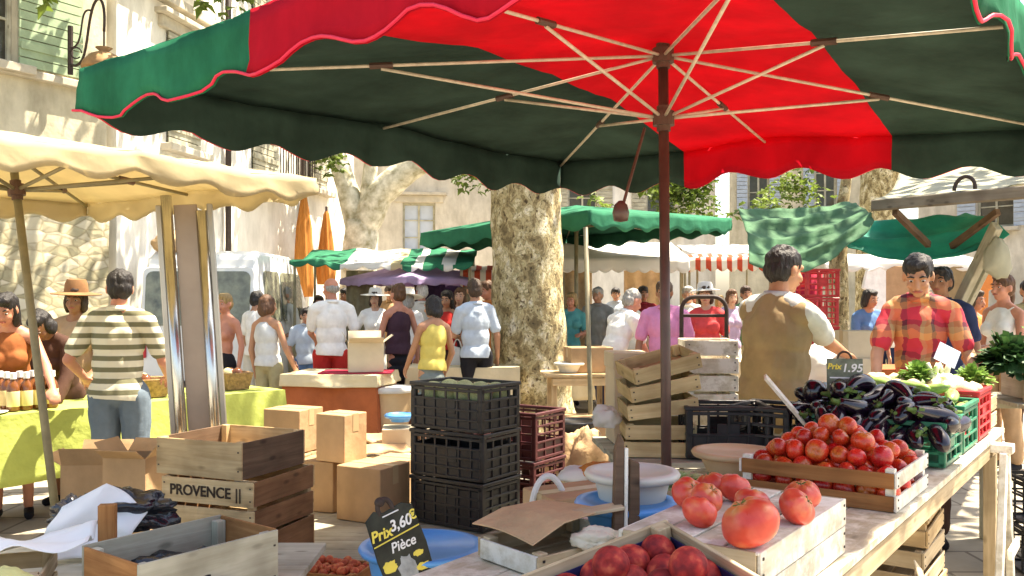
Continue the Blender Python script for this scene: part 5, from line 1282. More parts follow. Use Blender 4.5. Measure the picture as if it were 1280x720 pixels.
for k,(s,n,lb) in enumerate(((3.05,.55,'pale lettuce nearest the white bag on the vegetable table'),(3.06,.40,'middle pale lettuce in front of the man in plaid'),(3.06,.22,'pale lettuce beside the blue paper card'))):
    leafy(lb, T3(s,n,TZ+.12), (.12,.12,.15), 70, M['lettuce'] if k != 2 else M['leaf_bright'], .08, 'lettuce', 'lettuce', seed=k)
for k,(px,py,d,lb) in enumerate(((1214,474,4.75,'bright green herb bunch beside the onions'),(1148,470,4.65,'bright green herb bunch behind the red crate'))):
    leafy(lb, P(px,py,d)-Vector((0,0,.03)), (.13,.11,.12), 160, M['leaf_bright'], .03, 'herbs', 'herb_bunch', seed=k)
for k,(px,lb) in enumerate(((1168,'white fennel bulb left of the orange onion'),(1182,'white fennel bulb behind the courgettes'))):
    m = MB(); m.ell((0,0,0),(.05,.04,.055),16,10); m.tube([(0,0,.04),(.02,0,.10)],[.018,.012],8); m.tube([(-.01,.01,.04),(-.03,.01,.10)],[.016,.010],8)
    single(m, 'fennel_bulb', lb, 'fennel', M['fennel'], P(px,478,4.62), smooth=True)
t = thing('price_card', 'pale blue paper card leaning by the lettuces', 'price sign', P(1184,444,4.85), rad(-10)); t.rotation_euler = (rad(-25),rad(28),rad(-10))
q = MB(); q.box((0,0,0),(.12,.004,.11)); q.build('card', M['card_blue'], t); q = MB(); q.tube([(0,.004,.0),(.0,.004,-.16)],.004,6); q.build('stake', M['wood_pale'], t)
bag('big white plastic bag by the wooden box at the far end of the table', T3(2.95,.98,1.02), (.24,.17,.15), M['bag_white'], seed=8, amp=.3, sc_=1.6, rz=.3)
carton('brown box holding up the white bag behind the aubergines', .32,.30,.17, M['card'], T3(2.95,1.0,TZ-.0+.003), TA)
carton('small wooden brown box right of the price board', .16,.14,.13, M['wood_brown'], T3(2.62,.80,TZ+.003), TA+.1, tape=False)
# side table on the right
plank_table('taller side table loaded with greens at the right edge', 1.2,.9,.95, M['wood_grey'], (3.55,5.32,0), rad(-4), leg=.07)
wood_crate('grey crate under the dark leafy greens', .66,.44,.20, M['wood_grey'], (3.42,5.40,.952), rad(-6), slats=1)
for k,(dx,dy,lb) in enumerate(((-.24,-.06,'dark leafy greens at the left of the grey crate'),(.0,.0,'dark leafy greens in the middle of the grey crate'),(.24,-.02,'dark leafy greens at the right of the grey crate'))):
    leafy(lb, (3.37+dx-.15,5.36+dy,1.12), (.22,.2,.25), 280, M['leaf_dark'], .06, 'leafy greens', 'leafy_greens', seed=k)
leafy('lighter green leaves at the top right of the greens', (3.40,5.55,1.25), (.22,.18,.27), 220, M['leaf_bright'], .05, 'leafy greens', 'leafy_greens')
wood_crate('shallow crate of potatoes in front of the leafy greens', .46,.30,.10, M['wood_grey'], (3.22,5.05,.952), rad(-6), slats=1)
for i in range(5):
    for j in range(4):
        put_fruit(ON[(i+j)%3], 'potato', (3.22-.17+i*.085+R.uniform(-.01,.01),5.05-.10+j*.065,1.035+R.uniform(0,.035)), R.uniform(.036,.046), 'pale potato in the shallow crate by the greens', 'potato', 'potatoes in the shallow crate', 1.5)
plastic_crate('black plastic crate on the ground below the side table', .55,.38,.27, M['black_plastic'], (3.15,5.02,.003), rad(-8))
plastic_crate('black plastic crate stacked upon another below the side table', .55,.38,.27, M['black_plastic'], (3.16,5.03,.275), rad(-4))

# things on the left half of the vegetable table
basin('blue basin beneath the white basin on the vegetable table', .126,.112, M['blue_plastic'], P(783,650,2.58)*Vector((1,1,0))+Vector((0,0,TZ+.003)), grp=None)
basin('white basin nested in the blue one beside the tomatoes', .116,.118, M['white_plastic'], P(790,640,2.62)*Vector((1,1,0))+Vector((0,0,TZ+.075)))
t = thing('dark_boards', 'pair of dark wooden boards with a cream strip standing before the white basin', 'board', P(781,640,2.44), rad(6)); t.rotation_euler = (rad(-6),rad(2),rad(8))
q = MB(); q.prism([(-.036,-.10),(-.006,-.12),(-.006,.19),(-.018,.215),(-.030,.17)], .03); q.build('board', M['wood_dark'], t, bevel=.003)
q = MB(); q.prism([(.006,-.12),(.040,-.10),(.038,.135),(.012,.145)], .03); q.build('board', M['wood_dark'], t, bevel=.003)
q = MB(); q.box((0,-.003,.03),(.010,.026,.29)); q.build('strip', M['wood_limed'], t, bevel=.002)
t3 = P(845,584,3.12)
wood_crate('shallow tray of salad leaves by the parasol pole', .34,.26,.06, M['wood_pale'], (t3.x,t3.y,TZ+.003), TA-.1, slats=1)
leafy('flat bed of pale salad leaves in the shallow tray', (t3.x,t3.y,TZ+.045), (.17,.12,.045), 160, M['lettuce'], .05, 'salad leaves', 'salad_leaves', rz=TA)
basin('wide shallow tan basin behind the tomato crate', .150,.085, M['tan_plastic'], T3(1.069,.714,TZ+.003))
b3 = P(706,716,2.42)
wood_crate('pale low crate lined with brown paper at the table end', .36,.25,.055, M['wood_pale'], (b3.x-.02,b3.y,TZ+.003), TA-.25, slats=1, end_mat=M['wood_limed'])
q = MB(); pr_ = [(-.20,.012),(-.09,.046),(.06,.052),(.19,.020)]     # an opened-out carton: flat panels between folds
q.grid(lambda u,v: (pr_[int(round(u*3))][0]+.012*(v-.5), (v-.5)*(.27+.02*math.sin(u*9)), .062+pr_[int(round(u*3))][1]+.010*math.sin(v*3+u*2)), 3, 8)
single(q, 'flattened_carton', 'opened out brown carton lying over the low pale crate', 'cardboard', M['paper_brown'], (b3.x-.02,b3.y+.05,TZ+.006), TA-.25, solid=.004, bevel=.002)
q = MB(); q.box((0,0,0),(.22,.05,.010)); single(q, 'loose_plank', 'pale slat lying across the opened out carton', 'slat', M['wood_pale'], (b3.x+.05,b3.y-.02,TZ+.125), rot=(rad(4),rad(-6),TA-.7), bevel=.0015)
bag('crumpled cream paper in the low pale crate', (b3.x+.08,b3.y-.10,TZ+.05), (.07,.05,.03), M['paper_cream'], 'crumpled_paper', 'paper', 3, .35, 2.0)
q = MB(); q.tube(bez([Vector((-.06,0,0)),Vector((-.05,0,.16)),Vector((.05,.02,.16)),Vector((.07,0,0))]), .011, 8); single(q, 'bag_handle', 'white looped handle of a carrier bag on brown paper', 'bag', M['bag_white'], P(685,640,3.0), .3)
carton('flat brown cardboard carton behind the blue basin', .30,.22,.10, M['card'], P(720,640,3.05)*Vector((1,1,0))+Vector((0,0,TZ-.05)), .5)
for k,(px,py,d,m,lb) in enumerate(((722,594,3.9,'bag_white','white and orange carton lying behind the white basin'),(748,589,3.9,'orange_cloth','orange packet beside the white and orange carton'))):
    m_ = MB(); f0 = rumple(.25,2,k+3); m_.ell((0,0,0),(.10,.07,.04),18,10,fn=f0); single(m_, 'packet', lb, 'packet', M[m], P(px,py,d), .4, smooth=True)
for k, lb in enumerate(('lowest brown crate of the pile behind the basins','second brown crate of the pile behind the basins','third brown crate of the pile behind the basins','top brown crate of the pile behind the basins')): wood_crate(lb, .34,.26,.184, M['wood_warm'] if k%2 else M['wood_brown'], (.37+.01*k,4.0,.003+.188*k), .4-.05*k, group='brown crates piled behind the basins', slats=2)
bag('brown sack slumped behind the burgundy crates', (.44,5.75,.20), (.22,.18,.30), M['paper_brown'], 'sack', 'sack', 11, .35, 1.5)
bag('beige sack on the ground beside the brown one', (.78,5.8,.20), (.22,.2,.28), M['cloth_cream'], 'sack', 'sack', 12, .35, 1.5)

# second table behind the pole: stacked slatted trays, white boxes, black crate
plank_table('second plank table behind the parasol pole', .86,.80,.80, M['wood_grey'], (.90,4.50,0), rad(3))
for k, lb in enumerate(('lowest slatted tray of the leaning pile behind the pole','second slatted tray of the leaning pile behind the pole','third slatted tray of the leaning pile behind the pole','fourth slatted tray of the leaning pile behind the pole','topmost slatted tray of the leaning pile behind the pole')):
    wood_crate(lb, .34,.30,.072, M['wood_tray'], (.705+.004*k,4.34,.803+k*.088+(.012*k if k > 1 else 0)), group='slatted trays piled behind the pole', rot=(rad(1.5*k), rad([0,0,-7,-11,-14][k]), rad(-4+3*k)), slats=1, gap=.02)
carton('tall whitish lidded box left of the slatted trays', .19,.26,.47, M['card_pale'], P(784,500,4.72)*Vector((1,1,0))+Vector((0,0,.803)), rad(4), lid=True, tape=False)
carton('pale bluish box right of the tall lidded box', .14,.22,.40, M['card_blue'], P(818,500,4.82)*Vector((1,1,0))+Vector((0,0,.803)), rad(2), lid=False)
for k, lb in enumerate(('bottom whitewashed crate beside the man in the vest','middle whitewashed crate beside the man in the vest','top whitewashed crate beside the man in the vest')):
    wood_crate(lb, .27,.30,.172, M['wood_limed'], (1.02+.01*k,4.72,.803+k*.182), rad(5-4*k), slats=2, gap=.012, group='whitewashed crates on the second table')
plastic_crate('dark grey plastic crate in front of the whitewashed crates', .40,.30,.25, M['black_plastic'], (1.02,4.28,.803), rad(-3), nx=6, nz=2, solid_low=.1)
plastic_crate('black plastic crate left of the aubergines', .34,.30,.20, M['black_plastic'], T3(1.80,.83,TZ+.003), TA, nx=4, nz=3)
q = MB(); q.box((0,0,0),(.36,.05,.012)); single(q, 'loose_plank', 'white slat slanting over the black crate by the aubergines', 'slat', M['wood_limed'], P(988,508,3.95), rot=(rad(30),rad(48),rad(10)))
bag('white plastic bag hanging at the left of the slatted trays', P(757,534,4.3), (.065,.05,.06), M['bag_white'], seed=21, amp=.3, sc_=1.8)
t = thing('hand_truck', 'black folding hand truck with arched handle beside the vest man', 'hand truck', (P(880,375,5.4).x,5.4,0), rad(-6)); zt = P(880,371,5.4).z; w2 = .135
q = MB(); q.tube([(-w2,0,.12),(-w2,0,zt-.08)]+[(-w2+.08-.08*math.cos(a*math.pi/10),0,zt-.08+.08*math.sin(a*math.pi/10)) for a in range(1,6)]+[(w2-.08+.08*math.sin(a*math.pi/10),0,zt-.08+.08*math.cos(a*math.pi/10)) for a in range(0,6)]+[(w2,0,.12)], .013, 10); q.build('frame', M['iron'], t, smooth=True)
for z in (zt-.115,.9,.5): q = MB(); q.tube([(-w2,0,z),(w2,0,z)],.010,8); q.build('crossbar', M['iron'], t)
q = MB(); q.box((0,-.13,.035),(.36,.24,.010)); q.build('toe_plate', M['iron'], t)
for s in (-1,1): q = MB(); q.lathe([(0,-.025),(.10,-.025),(.12,-.01),(.12,.01),(.10,.025),(0,.025)], 20, Matrix.Translation((s*.18,.06,.12)) @ Matrix.Rotation(rad(90),4,'Y')); q.build('wheel', M['rubber'], t, sharp=40)

# ------------------------------------------------------------------ the left side of the stall
PZ = .33
plank_table('low plank platform under the stacked crates and cartons', 2.5,2.15,PZ, M['wood_grey'], (-.92,4.65,0), 0, boards=14, leg=.08)
plank_table('low bench under the blue tub', .84,.62,PZ+.06, M['wood_grey'], (-.32,3.22,0), 0)
rz = rad(-35); kc = Vector((-.258,4.887,0))
for k, lb in enumerate(('bottom black plastic crate of the tall stack','middle black plastic crate of the tall stack','top black plastic crate of the stack with melons inside')):
    c = plastic_crate(lb, .50,.35,.257, M['black_plastic'], kc+Vector((0,0,PZ+.003+k*.257)), rz+rad((.0,1.5,-1)[k]), nx=6, nz=4, solid_low=(.20,.17,.165)[k], group='black crates in the tall stack')
for k in range(8):
    v = Matrix.Rotation(rz,4,'Z') @ Vector((-.165+(k%4)*.11, (-.075,.065)[k//4], 0)); put_fruit(lumpy_m0(k%2), 'melon', kc+v+Vector((0,0,PZ+2*.257+.198)), .062, 'pale green melon peeping over the top black crate', 'melon', 'melons on top of the black crates', 1)
kb = Vector((.02,5.36,0))
for k, lb in enumerate(('lower burgundy plastic crate behind the black stack','upper burgundy plastic crate behind the black stack')):
    plastic_crate(lb, .50,.35,.283, M['burgundy_plastic'], kb+Vector((0,0,PZ+.003+k*.283)), rz+rad((0,2)[k]), nx=5, nz=5, solid_low=.09, group='burgundy crates behind the black stack')
# cartons
gC = 'brown cartons on the low platform'
def cz(px, py, d): return P(px,py,d)
carton('large brown carton at the bottom of the pair by the black crates', .30,.28,.30, M['card'], (P(466,375,4.95).x,4.98,PZ+.003), rad(-28), gC)
carton('brown carton lying at the left bottom of the carton pile', .24,.26,.29, M['card'], (P(408,375,5.15).x-.01,5.22,PZ+.003), rad(-20), gC)
carton('tall brown carton on top of the carton pile', .21,.20,.27, M['card'], (P(424,375,5.05).x,5.12,PZ+.30), rad(-30), gC)
carton('brown carton at the back behind the wooden crate stack', .27,.24,.26, M['card'], (P(366,375,5.5).x,5.52,PZ+.29), rad(-24), gC)
carton('brown carton under the one at the back', .30,.28,.28, M['card'], (P(366,375,5.5).x,5.50,PZ+.003), rad(-20), gC)
carton('brown carton next to the large one behind the black crates', .24,.22,.26, M['card'], (P(497,375,5.4).x,5.42,PZ+.003), rad(-22), gC)
for k,(px,py,d,lb) in enumerate(((478,548,6.3,'flattened cardboard sheets left of the black stack'),(470,566,6.0,'torn cardboard lying on flattened sheets'),(490,585,5.9,'white paper lying beside the torn cardboard'))):
    q = MB(); q.grid(lambda u,v: ((u-.5)*.42,(v-.5)*.32,.05*noise.noise(Vector((u*3,v*3,k)))+.03*k), 14, 12); single(q, 'cardboard_sheet' if k < 2 else 'paper_sheet', lb, 'cardboard' if k < 2 else 'paper', M['card'] if k < 2 else M['paper_white'], P(px,py,d), .4*k, solid=.008, sharp=40)
carton('carton carrying the flattened cardboard', .5,.42,.42, M['card'], (P(480,560,6.15).x,6.15,.003), .2)
basin('small blue and green basin left of the black crates', .085,.05, M['blue_plastic'], P(500,527,6.2))
carton('box under the small blue basin', .24,.24,.66, M['card_pale'], (P(500,527,6.2).x,6.2,.003), .1, tape=False)
# wooden crate stack with stencilled board
kw = Vector((-1.286,4.165,0)); rw = rad(-20)
wood_crate('bottom wooden crate of the stencilled stack', .50,.48,.18, M['wood_warm'], kw+Vector((.02,-.02,PZ+.003)), rw+rad(2), slats=1, end_mat=M['wood_brown'], group='wooden crates in the stencilled stack')
cp = wood_crate('wooden crate stencilled with a place name, middle of the stack', .50,.48,.235, M['wood_warm'], kw+Vector((.01,0,PZ+.188)), rw, slats=2, gap=.014, end_mat=M['wood_brown'], group='wooden crates in the stencilled stack')
text_mesh('PROVENCE', .066, M['ink'], 'lettering', cp, TR((-.035,-.2425,.178),0,rad(90)), bold=.0012)
text_mesh('||', .070, M['ink'], 'lettering', cp, TR((.170,-.2425,.178),0,rad(90)))
wood_crate('topmost wooden crate of the stencilled stack', .49,.46,.165, M['wood_warm'], kw+Vector((-.03,.01,PZ+.428)), rw+rad(-3), slats=1, end_mat=M['wood_dark'], group='wooden crates in the stencilled stack')
# apricots
ka = Vector((P(421,690,3.82).x,3.80,PZ+.003))
wood_crate('small crate of reddish apricots in front of the cartons', .28,.22,.075, M['wood_orange'], ka, rad(-14), slats=1)
AP = [lumpy('apricot', k, M['apricot'], (1,1,.95), .03, 1, 16, 10, lobes=1, lob_amp=.04) for k in range(3)]
for i in range(6):
    for j in range(5):
        v = Matrix.Rotation(rad(-14),4,'Z') @ Vector((-.105+i*.042+R.uniform(-.004,.004), -.078+j*.039, 0)); put_fruit(AP[(i+j)%3], 'apricot', ka+v+Vector((0,0,.052+R.uniform(0,.028))), R.uniform(.019,.022), 'small reddish apricot in the little crate', 'apricot', 'apricots in the little crate', 1.5)
# blue tub and chalk board
bt = Vector((P(527,690,3.26).x,3.26,PZ+.063)); basin('large round blue tub behind the black price board', .205,.255, M['blue_plastic'], bt, 'tub', 'tub')
t = thing('price_board', 'black chalk price board slanting in front of the blue tub', 'price sign', P(499,680,3.02), 0); t.rotation_euler = (rad(-10),rad(-17),rad(26)); t.scale = (.86,.86,.95)
q = MB(); q.prism([(-.095,-.19),(.095,-.19),(.107,-.03),(.100,.115),(.062,.135),(-.02,.125),(-.055,.142),(-.098,.118),(-.105,-.03)], .012); q.build('panel', M['chalk_black'], t, bevel=.002)
q = MB(); q.tube(bez([Vector((-.035,0,.12)),Vector((-.05,0,.18)),Vector((.03,0,.19)),Vector((.02,0,.125))]), .010, 8); q.ell((-.02,-.004,.165),(.022,.012,.018),10,8); q.build('clip', M['iron'], t)
q = MB(); q.tube([(0,.012,-.1),(0,.012,-.36)], .008, 6); q.build('stake', M['wood_dark'], t)
Tt = lambda x, z: TR((x,-.0075,z),0,rad(90))
text_mesh('Prix', .054, M['chalk_yellow'], 'lettering', t, Tt(-.058,.056), shear=.25, bold=.0014)
text_mesh('3,60', .054, M['chalk_white'], 'lettering', t, Tt(.030,.068), shear=.2, bold=.0012)
text_mesh('€', .046, M['chalk_yellow'], 'lettering', t, Tt(.087,.078), bold=.0014)
text_mesh('Pièce', .050, M['chalk_white'], 'lettering', t, Tt(.012,-.005), shear=.25, bold=.0008)
for x0,z0,x1,z1,m in ((-.10,.022,.10,.038,'chalk_yellow'),(-.03,.112,.04,.115,'chalk_white')):
    q = MB(); q.tube([(x0,-.0068,z0),(x1,-.0068,z1)], .0026, 6); q.build('chalk_line', M[m], t)
for x,z,rx,rz_,m in ((-.065,-.06,.028,.018,'chalk_yellow'),(-.068,-.115,.03,.014,'chalk_lilac'),(.0,-.10,.036,.052,'paper_grey'),(.06,-.055,.02,.010,'chalk_yellow'),(.062,-.105,.03,.012,'chalk_yellow'),(-.06,-.155,.026,.018,'chalk_yellow'),(.01,-.172,.04,.009,'chalk_white')):
    if m not in M: M[m] = pm(m, (.36,.39,.40), var=.25, scale=25, rough=.9)
    q = MB(); q.ell((x,-.0066,z),(rx,.0022,rz_),14,8,fn=rumple(.6,2.2,int(abs(x*1000)))); q.build('chalk_patch', M[m], t)
q = MB(); q.box((0,0,.04),(.30,.018,.085)); q.box((.0,.02,.02),(.28,.02,.03)); single(q, 'loose_board', 'loose brown board standing on edge before the black stack', 'board', M['wood_brown'], (P(602,662,4.0).x,4.02,PZ+.003), rad(-6), bevel=.002)
q = MB(); q.grid(lambda u,v: ((u-.5)*.40,(v-.5)*.35,.02*noise.noise(Vector((u*4,v*4,0)))+.03), 12, 12); single(q, 'orange_sheet', 'flat orange cardboard beside the loose brown board', 'cardboard', M['orange_cloth'], (P(585,690,3.75).x,3.80,PZ+.003), .2, solid=.004)
# tall cartons left of the wooden stack
carton('tall open brown carton left of the stencilled stack', .23,.22,.42, M['card'], (P(165,375,4.5).x,4.55,PZ+.003), rad(-8), open_=True)
carton('narrow brown carton squeezed against the stencilled stack', .12,.24,.42, M['card'], (P(203,375,4.75).x,4.78,PZ+.003), rad(-6))
carton('low brown carton by the foot of the cream parasol pole', .30,.26,.34, M['card'], (P(100,375,5.0).x+.05,5.1,PZ-.05), rad(4), open_=True)
carton('low carton under the one by the parasol pole', .34,.30,.275, M['card'], (P(100,375,5.0).x+.05,5.1,.003), rad(4))
# near left table
plank_table('low table loaded with open crates in the near left corner', 1.62,1.2,.58, M['wood_grey'], (-1.55,2.95,0), 0)
cw = wood_crate('big open crate with a grey weathered side and tall corner posts', .50,.32,.205, M['wood_grey'], (-1.055,2.85,.583), rad(53), slats=1, end_mat=M['wood_orange'], post=.035, post_up=-.012)
cw2 = Vector((-1.055,2.85,0))
q = MB(); q.box((0,0,.145),(.055,.030,.29)); single(q, 'upright_board', 'upright orange brown board at the back corner of the big open crate', 'board', M['wood_orange'], (P(131,680,2.92).x,2.94,.583), rad(10), bevel=.003)
bag('dark plastic sheet bundled inside the big open crate', cw2+Vector((0,0,.61)), (.17,.12,.07), M['bag_black'], seed=31, amp=.5)
wood_crate('pale open crate in the near left corner', .38,.30,.13, M['wood_pale'], (-1.66,2.78,.583), rad(18), slats=2, gap=.02)
bag('yellow green cloth bundle in the near left corner', (-1.36,2.36,.655), (.13,.11,.10), M['lime_soft'] if 'lime_soft' in M else pm('lime_soft', (.50,.50,.22), var=.15, rough=.9, bmp=.3), 'cloth_bundle', 'cloth', 33, .2, 1.3)
q = MB(); q.grid(lambda u,v: ((u-.5)*.30+.05*v, .05*noise.noise(Vector((u*2.4,v*2.4,7)))+.07*math.sin(2.2*u)+.10*v, (v*.25)*(1-.35*abs(u-.42)*2)), 26, 22)
single(q, 'paper_sheet', 'large bright white sheet of paper standing behind the pale crate', 'paper', M['paper_white'], (P(88,690,3.2).x,3.2,.60), rad(-6), sharp=35, solid=.002)
q = MB(); q.grid(lambda u,v: ((u-.5)*.42, (v-.5)*.24, .015+.04*noise.noise(Vector((u*3,v*3,9)))+.05*u), 22, 14)
single(q, 'paper_sheet', 'second white sheet lying flat on the pale crate', 'paper', M['paper_white'], (-1.58,2.86,.72), rad(16), sharp=35, solid=.002)
bag('shiny black plastic bag behind the white sheet', (P(148,655,3.42).x,3.44,.66), (.19,.10,.085), M['bag_black'], seed=35, amp=.5)
bag('shiny black plastic bag by the foot of the parasol pole', (P(108,662,4.1).x,4.0,.50), (.10,.09,.09), M['bag_black'], seed=36, amp=.4)
# ------------------------------------------------------------------ people
CL['rustcl'] = fabric('cloth_rustcl', (.30,.10,.035))
def at(px, d): return Vector(((px-640)*d/F, d, 0))
def htop(py, d): return EYE-(py-HOR)*d/F
BACK, FRONT = 0.0, math.pi
def vest(t, U, Hd, V, hc, arms):
    m = MB(); g = .044
    m.ell((0,0,0), V(.156+g,.105+g,.18), T=U @ Matrix.Translation(V(0,0,1.285))); m.ell((0,0,0), V(.15+g,.10+g,.20), T=U @ Matrix.Translation(V(0,0,1.12)))
    m.cap(U @ V(-.075,0,.965), .150, U @ V(.075,0,.965), .150); m.cap(U @ V(-.06,0,.88), .150, U @ V(.06,0,.88), .150)
    for x in (-1,1): m.cap(U @ V(x*.02,-.02,1.445), .072, U @ V(x*.150,-.008,1.400), .079)
    m.cap(U @ V(0,-.05,1.36), .095, U @ V(0,-.036,1.455), .066)
    def fold(co): return .016*noise.noise(Vector((co.x*12+co.z*3.5, co.y*12, co.z*1.8)))+.006*noise.noise(Vector((co.x*26-co.z*6, co.y*26, co.z*5)))
    o = link(remesh(m, 'vest', .011, 4, fold), 'vest', CL['brownvest'], t)
    q = MB(); q.lathe([(.068,1.455),(.066,1.50),(.074,1.512),(.085,1.47)], 22, T=U @ Matrix.Translation(V(0,-.014,0))); q.build('vest_collar', CL['brownvest'], t, smooth=True)
vm = person('dark haired vendor in a brown vest with his back turned, reaching over the stall', at(964,4.95), rad(-54), 1.85, 'tan', ('short','black'), ('tee','greyblue'), ('trousers','greyish'),
       hands={1:(.10,.52,1.16), -1:(-.14,.40,1.04)}, lean=.07, head=(-.22,.12), vox=.0075, extras=vest, wide=.98)
def specs(t, U, Hd, V, hc, arms): pass
pm_ = person('vendor in a red and orange plaid shirt facing us with downcast eyes', at(1149,5.62), rad(161), 1.85, 'tan', ('short','black'), ('tee','plaid'), ('trousers','darkbrown'),
       hands={1:(.26,.34,.99), -1:(-.26,.34,.99)}, lean=.12, head=(-.02,.34), vox=.0075, face=True, wide=.88)
sm = person('dark haired man in a striped shirt and jeans with his back to us', at(150,5.9), rad(6), 1.75, 'red', ('short','black'), ('tee','striped'), ('trousers','denim'),
       hands={-1:(-.30,.20,1.02), 1:(.24,.26,1.02)}, lean=.05, head=(.55,.12), vox=.0075, wide=1.06)
person('person in a brown hat and tan dress behind the striped shirt man', at(94,7.3), rad(195), 1.66, 'brown', ('bob','brown'), ('tee','tancl'), ('skirt','tancl'), fem=True, extras=hat_extra(pm('hat_brown', (.24,.12,.05), var=.3, rough=.9), .19,.11), face=True, lean=.05)
person('dark haired woman in brown bending over the lime table', at(84,6.75), rad(170), 1.55, 'brown', ('bob','black'), ('long','darkbrown'), ('skirt','darkbrown'), fem=True, lean=.38, head=(.1,.45), hands={1:(.22,.45,.86),-1:(-.2,.45,.86)}, face=True)
person('bare shouldered woman in orange at the near end of the lime table', at(16,6.3), rad(205), 1.62, 'red', ('long','black'), ('tank','rustcl'), ('skirt','darkbrown'), fem=True, lean=.22, head=(-.2,.2), hands={1:(.15,.42,.90),-1:(-.30,.48,1.0)}, face=True)
person('woman in a sleeveless pale grey top and khaki trousers seen from behind', at(337,9.4), rad(-20), 1.60, 'tan', ('bob','auburn'), ('tank','lightgrey'), ('trousers','khaki'), fem=True, hands={1:(.30,.10,.84)}, head=(-.3,.1))
person('balding man in a loose white shirt with red shorts', at(414,10.1), rad(15), 1.80, 'red', ('bald','grey'), ('tee','white'), ('shorts','red_'), head=(.4,.1), wide=1.06, hands={-1:(-.15,.30,1.05)})
person('woman with pinned up hair in a dark sleeveless top and black skirt', at(500,10.3), rad(40), 1.73, 'red', ('bun','auburn'), ('tank','plum'), ('skirt','black'), fem=True, hands={-1:(-.18,.26,1.0)})
person('woman in a yellow tank top and denim skirt beside the plane tree', at(539,8.9), rad(30), 1.59, 'tan', ('bob','black'), ('tank','yellow'), ('skirt','denimskirt'), fem=True, hands={-1:(-.20,.24,.93)}, head=(.35,.15))
person('man in a pale blue shirt and black shorts left of the plane tree', at(596,9.9), rad(20), 1.78, 'tan', ('short','brown'), ('tee','paleblue'), ('shorts','black'), head=(-.3,.05))
person('man in a bright white shirt and dark shorts bending right of the plane tree', at(760,9.1), rad(-60), 1.72, 'red', ('short','grey'), ('tee','white'), ('shorts','navy'), lean=.42, hands={1:(.18,.50,.78),-1:(-.18,.48,.78)}, wide=1.1)
person('person in a pink shirt standing half behind the parasol pole', at(829,8.7), rad(160), 1.74, 'brown', ('short','brown'), ('tee','pink'), ('trousers','offwhite'), face=True)
person('person in a coral red top with a white shawl beyond the hand truck', at(884,10.2), rad(175), 1.72, 'light', ('bob','brown'), ('tee','coral'), ('trousers','white'), fem=True, face=True, extras=hat_extra(M['canvas_white'], .17, .09))
person('dark haired man behind the plaid shirt vendor', at(1178,7.4), rad(140), 1.82, 'brown', ('short','black'), ('tee','navy'), ('trousers','greyish'), face=True)
person('woman in a white and brown top at the far right stall', at(1254,8.1), rad(110), 1.78, 'red', ('pony','auburn'), ('tank','white'), ('trousers','tancl'), fem=True, face=True)
